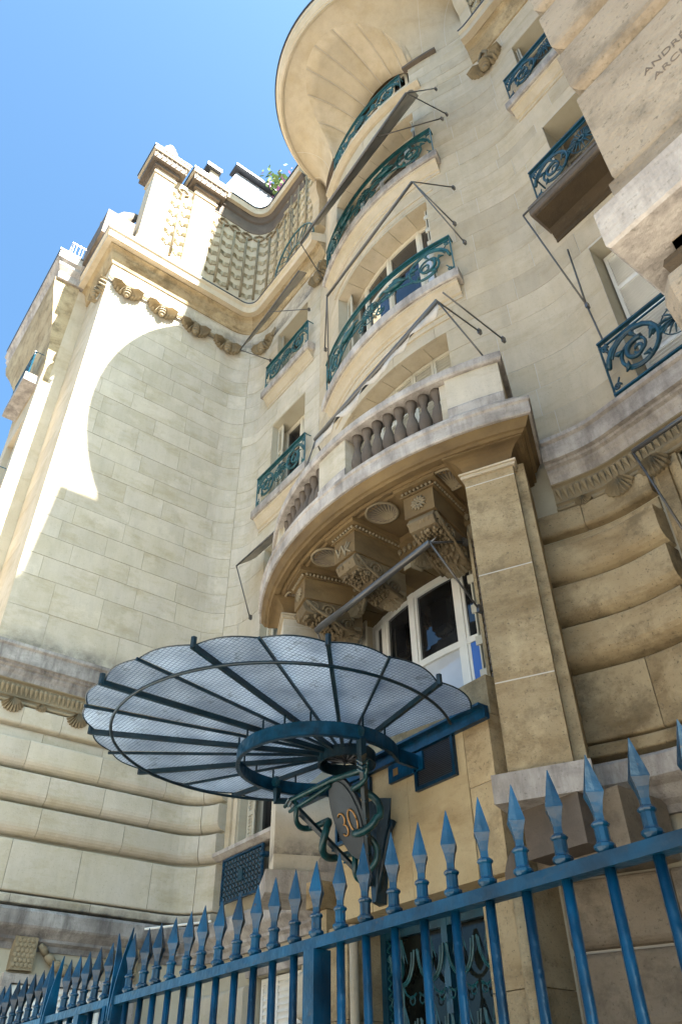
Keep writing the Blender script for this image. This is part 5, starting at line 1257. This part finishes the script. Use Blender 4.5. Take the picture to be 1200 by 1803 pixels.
for top in tops:
    d = top-foot; L_ = d.length; dn = d.normalized(); u = dn.cross(Vector((0, 0, 1))).normalized(); v = dn.cross(u)
    arm = MB().tube([foot, foot+d*.5, foot+d*.86, top-Vector((0, 0, .14)), top], [.030, .036, .042, .05, .05], 4).build('arm', 'ribteal', CAN)
    mb = MB()
    for k in range(3): q = foot+d*(.80+.03*k); mb.tube([q, q+dn*.016], .062, 4)
    mb.build('collar', 'teal', arm)
    for k in range(6):
        q = foot+d*(.12+.12*k)+v*.036; MB().lathe(q, [(.012, -.008), (.016, 0), (.012, .008)], 6).build('rivet', 'teal', arm)
    sp = []; sr = []; N = 90
    for k in range(N+1):
        t = k/N; tt = .06+.80*t; an = 2*pi*2.6*t+(0 if top is tops[0] else 1.2); rr = .045+.085*sin(pi*min(1, t*1.1))**1.0+(.03 if .55 < t < .9 else 0)
        sp.append(foot+d*tt+(u*cos(an)+v*sin(an))*rr); sr.append(.012+.030*sin(pi*min(1, .15+t*.8)))
    MB().tube(sp, sr, 7).build('snake', 'snakegreen', CAN, smooth=True)
    # branches linking the two arms across the plaque
h = [tops[0]+(foot-tops[0])*.2, tops[1]+(foot-tops[1])*.14]; mid = (h[0]+h[1])/2+Vector((0, .12, .10))
MB().tube([h[1]+Vector((-.10, 0, -.04)), h[1], h[1].lerp(mid, .6), mid, mid.lerp(h[0], .5), h[0], h[0]+Vector((.06, 0, .03))], [.02, .03, .03, .034, .03, .034, .03], 7).build('branch', 'snakegreen', CAN, smooth=True)
MB().tube([h[1]+Vector((.0, 0, -.12)), h[1].lerp(mid, .5)+Vector((0, 0, -.09)), mid+Vector((-.05, .0, -.05))], [.018, .026, .02], 6).build('branch', 'snakegreen', CAN, smooth=True)
for p in tops:
    MB().lathe((p.x, p.y-.02, p.z+.08), [(.055, -.03), (.06, 0), (.055, .03)], 6, 'y').build('boss', 'teal', CAN)
mb = MB(); rnd = random.Random(9)
for k in range(7):
    a = 2*pi*k/7; q = foot+(tops[0]-foot)*.06+Vector((0, -.03, .02)); mb.tube([q, q+Vector((.06*cos(a), -.03, .06*sin(a))), q+Vector((.11*cos(a), -.02, .10*sin(a)))], [.015, .014, .004], 5)
mb.build('leaf_tuft', 'teal', CAN, smooth=True)
# oval number plate
pc = Vector((-6.72, 5.22, 2.72)); ez = Vector((.0, -.42, .91)).normalized(); ex = Vector((1, 0, 0)); en = ex.cross(ez)
if en.y > 0: en = -en
def oval(rx, rz, th0, th1, n=32):
    vs = []
    for th in (th0, th1):
        for k in range(n): a = 2*pi*k/n; vs.append(pc+ex*rx*cos(a)+ez*rz*sin(a)+en*th)
    return MB().add(vs, [tuple(range(n)), tuple(range(2*n-1, n-1, -1))]+[(k, (k+1) % n, n+(k+1) % n, n+k) for k in range(n)])
plq = oval(.245, .44, -.02, .02).build('number_plate', 'plaque', CAN); oval(.20, .385, .02, .035).build('raised_oval', 'plaque', plq)
Tm = Matrix(((ex.x, ez.x, en.x, 0), (ex.y, ez.y, en.y, 0), (ex.z, ez.z, en.z, 0), (0, 0, 0, 1)))
def digit_ring(cx_, w_, h_, gap0=0, gap1=360):
    pts_ = []
    for k in range(25):
        a = radians(gap0+(gap1-gap0)*k/24); pts_.append(pc+ex*(cx_+w_*cos(a))+ez*(-.05+h_*sin(a))+en*.042)
    return pts_
MB().tube(digit_ring(.085, .062, .115), .011, 6).build('digit', 'brass', plq, smooth=True)
p3 = []
for cz_, a0, a1 in ((.055, 150, -85), (-.058, 85, -150)):
    for k in range(12): a = radians(a0+(a1-a0)*k/11); p3.append(pc+ex*(-.085+.052*cos(a))+ez*(-.05+cz_+.060*sin(a))+en*.042)
MB().tube(p3, .011, 6).build('digit', 'brass', plq, smooth=True)

# black vent grilles on the door panel
for (x0, x1, z0, z1), lab in (((-6.15, -5.56, 2.95, 3.42), 'black mesh vent in a blue frame on the wall right of the canopy bracket'), ((-7.6, -7.3, 2.72, 3.15), 'black mesh vent in a blue frame on the wall left of the oval number plate')):
    v = thing('vent_grille', lab, 'vent', ((x0+x1)/2, 5.74, z0), 'vents beside the canopy bracket')
    MB().box(x0, x1, 5.735, 5.748, z0, z1).build('backing', 'mesh', v)
    f_ = MB().box(x0-.02, x0+.02, 5.70, 5.75, z0-.02, z1+.02).box(x1-.02, x1+.02, 5.70, 5.75, z0-.02, z1+.02).box(x0+.02, x1-.02, 5.702, 5.748, z0-.02, z0+.02).box(x0+.02, x1-.02, 5.702, 5.748, z1-.02, z1+.02); f_.build('frame', 'blue', v)
    mb = MB(); z = z0+.035
    while z < z1-.03: mb.box(x0+.02, x1-.02, 5.722, 5.730, z, z+.008); z += .02
    o = mb.build('louvre', 'darkzinc', v); o['kind'] = 'stuff'

# ================================================================== BLUE IRON FENCE
FY = 1.70
FEN = thing('iron_fence', 'blue iron fence of spear-topped bars running across the foreground', 'fence', (-3, FY, -1.6))
SPX = .1335; XS = -1.042
def bar_mesh():
    return MB().tube([(0, 0, -1.0), (0, 0, .50)], .0138, 12)
def spear_mesh():
    mb = MB(); r = .0155
    mb.lathe((0, 0, 0), [(.016, .534), (.021, .540), (.0265, .547), (.0265, .554), (.020, .559), (.0175, .563), (.0175, .595), (.021, .598), (.0235, .602), (.021, .606), (.015, .611)], 10)
    prof = [(.015, .610), (.015, .628), (.022, .654), (.0315, .676), (.0315, .679), (.021, .715), (.0013, .780)]; vs = []
    for rr, z in prof:
        for k in range(8):
            a = pi/4*k; q = rr if k % 2 == 0 else rr*.66; vs.append((q*cos(a), q*sin(a), z))
    mb.add(vs, [(i*8+k, i*8+(k+1) % 8, (i+1)*8+(k+1) % 8, (i+1)*8+k) for i in range(len(prof)-1) for k in range(8)]+[tuple(range(7, -1, -1)), tuple(48+k for k in range(8))])
    return mb
b0 = bar_mesh().build('bar', 'blue', FEN, origin=(0, 0, 0), smooth=True); b0.location = Vector((XS, FY, 0))-wloc(FEN); WL[b0.name] = Vector((XS, FY, 0))
s0 = spear_mesh().build('spearhead', 'blue', None, origin=(0, 0, 0)); s0.parent = b0; s0.location = (0, 0, 0)
rnd = random.Random(2)
fins = (-3.965, -4.835, -7.6, -11.5)
XEND = -13.0
k = 1
for k in range(-3, 92):
    if k == 0: continue
    x = XS-SPX*k
    if any(abs(x-f_) < .055 for f_ in fins) or x > -.7 or x < XEND: continue
    c = b0.copy(); C.objects.link(c); c.parent = FEN; c.location = Vector((x, FY, 0))-wloc(FEN); c.rotation_euler = (rnd.uniform(-.006, .006), rnd.uniform(-.008, .008), rnd.uniform(-.1, .1))
    d = s0.copy(); C.objects.link(d); d.parent = c
edges = [-.55]+[f_ for f_ in fins if f_ > XEND]+[XEND]
for a, b in zip(edges, edges[1:]):
    MB().box(b+.022, a-.022, FY-.024, FY+.024, .500, .534).build('rail', 'blue', FEN)
    MB().box(b+.022, a-.022, FY-.02, FY+.02, -1.25, -1.2).build('rail', 'blue', FEN)
xk = XS-SPX*10
MB().box(xk-.03, xk+.03, FY-.034, FY+.036, -1.6, .498).build('post', 'blue', FEN)
for f_ in fins[:3]:
    MB().box(f_-.03, f_+.03, FY-.03, FY+.03, -1.6, .50).build('post', 'blue', FEN)
    for sg in (-1, 1):
        # curved blade fins
        vs = []; n = 8
        for i in range(n+1):
            t = i/n; z = .44+.37*t; x_ = f_+sg*(.006+.075*t*t); wd = .034*(1-t**1.6)+.002
            for yy in (-wd, wd):
                for xo in (0, sg*.011*(1-t*.7)): vs.append((x_+xo, FY+yy, z))
        fs = []
        for i in range(n):
            a = i*4; b = a+4; fs += [(a, a+1, b+1, b), (a+2, b+2, b+3, a+3), (a, b, b+2, a+2), (a+1, a+3, b+3, b+1)]
        fs += [(0, 2, 3, 1), (n*4, n*4+1, n*4+3, n*4+2)]
        MB().add(vs, fs).build('fin', 'blue', FEN)
    MB().tube([(f_-.05, FY-.03, .50), (f_-.035, FY-.035, .44), (f_-.06, FY-.04, .38)], .012, 5).build('latch', 'blue', FEN)
# gate leaf frame between the fin posts
MB().box(-4.80, -4.36, FY-.02, FY+.02, .445, .472).build('gate_rail', 'blue', FEN)
MB().box(-4.39, -4.33, FY-.028, FY+.028, -1.3, .498).build('gate_stile', 'blue', FEN)
# small sign rod on the ledge at the inner corner
MB().tube([(-13.05, 5.9, 2.72), (-12.4, 6.75, 2.82)], .018, 5).build('flagpole', 'white', WING)

# ================================================================== masonry past 300 stones: the smallest in view joined as one part
def screen_size(o):
    c = WL.get(o.name); d = c-Vector((0, 0, 0)); z = d.dot(F)
    if z <= .1: return 0
    x, y = d.dot(R)/z, d.dot(U)/z
    if abs(x) > 600/1355.76*1.03 or abs(y) > 901/1355.76*1.03: return 0
    dm = o.dimensions if o.dimensions.length else Vector((1, 1, 1))
    bb = [Vector(v) for v in o.bound_box]; e = bb[6]-bb[0]
    return max(e.x, e.y)*max(e.z, .02)/d.length_squared
sts = [o for o in MAIN.children if o.name.split('.')[0] == 'stone']
sts.sort(key=screen_size, reverse=True)
rest = sts[295:]
if rest:
    vs, fs, mi, mats = [], [], [], []
    for o in rest:
        m_ = o.data.materials[0]
        if m_ not in mats: mats.append(m_)
        k = len(vs); off = WL[o.name]
        vs += [tuple(v.co+off) for v in o.data.vertices]
        for p in o.data.polygons: fs.append(tuple(i+k for i in p.vertices)); mi.append(mats.index(m_))
    for o in rest: bpy.data.objects.remove(o)
    me = bpy.data.meshes.new('masonry'); b_ = wloc(MAIN)
    me.from_pydata([(v[0]-b_.x, v[1]-b_.y, v[2]-b_.z) for v in vs], [], fs)
    for m_ in mats: me.materials.append(m_)
    me.polygons.foreach_set('material_index', mi)
    ob = bpy.data.objects.new('masonry', me); C.objects.link(ob); ob.parent = MAIN; ob['kind'] = 'stuff'
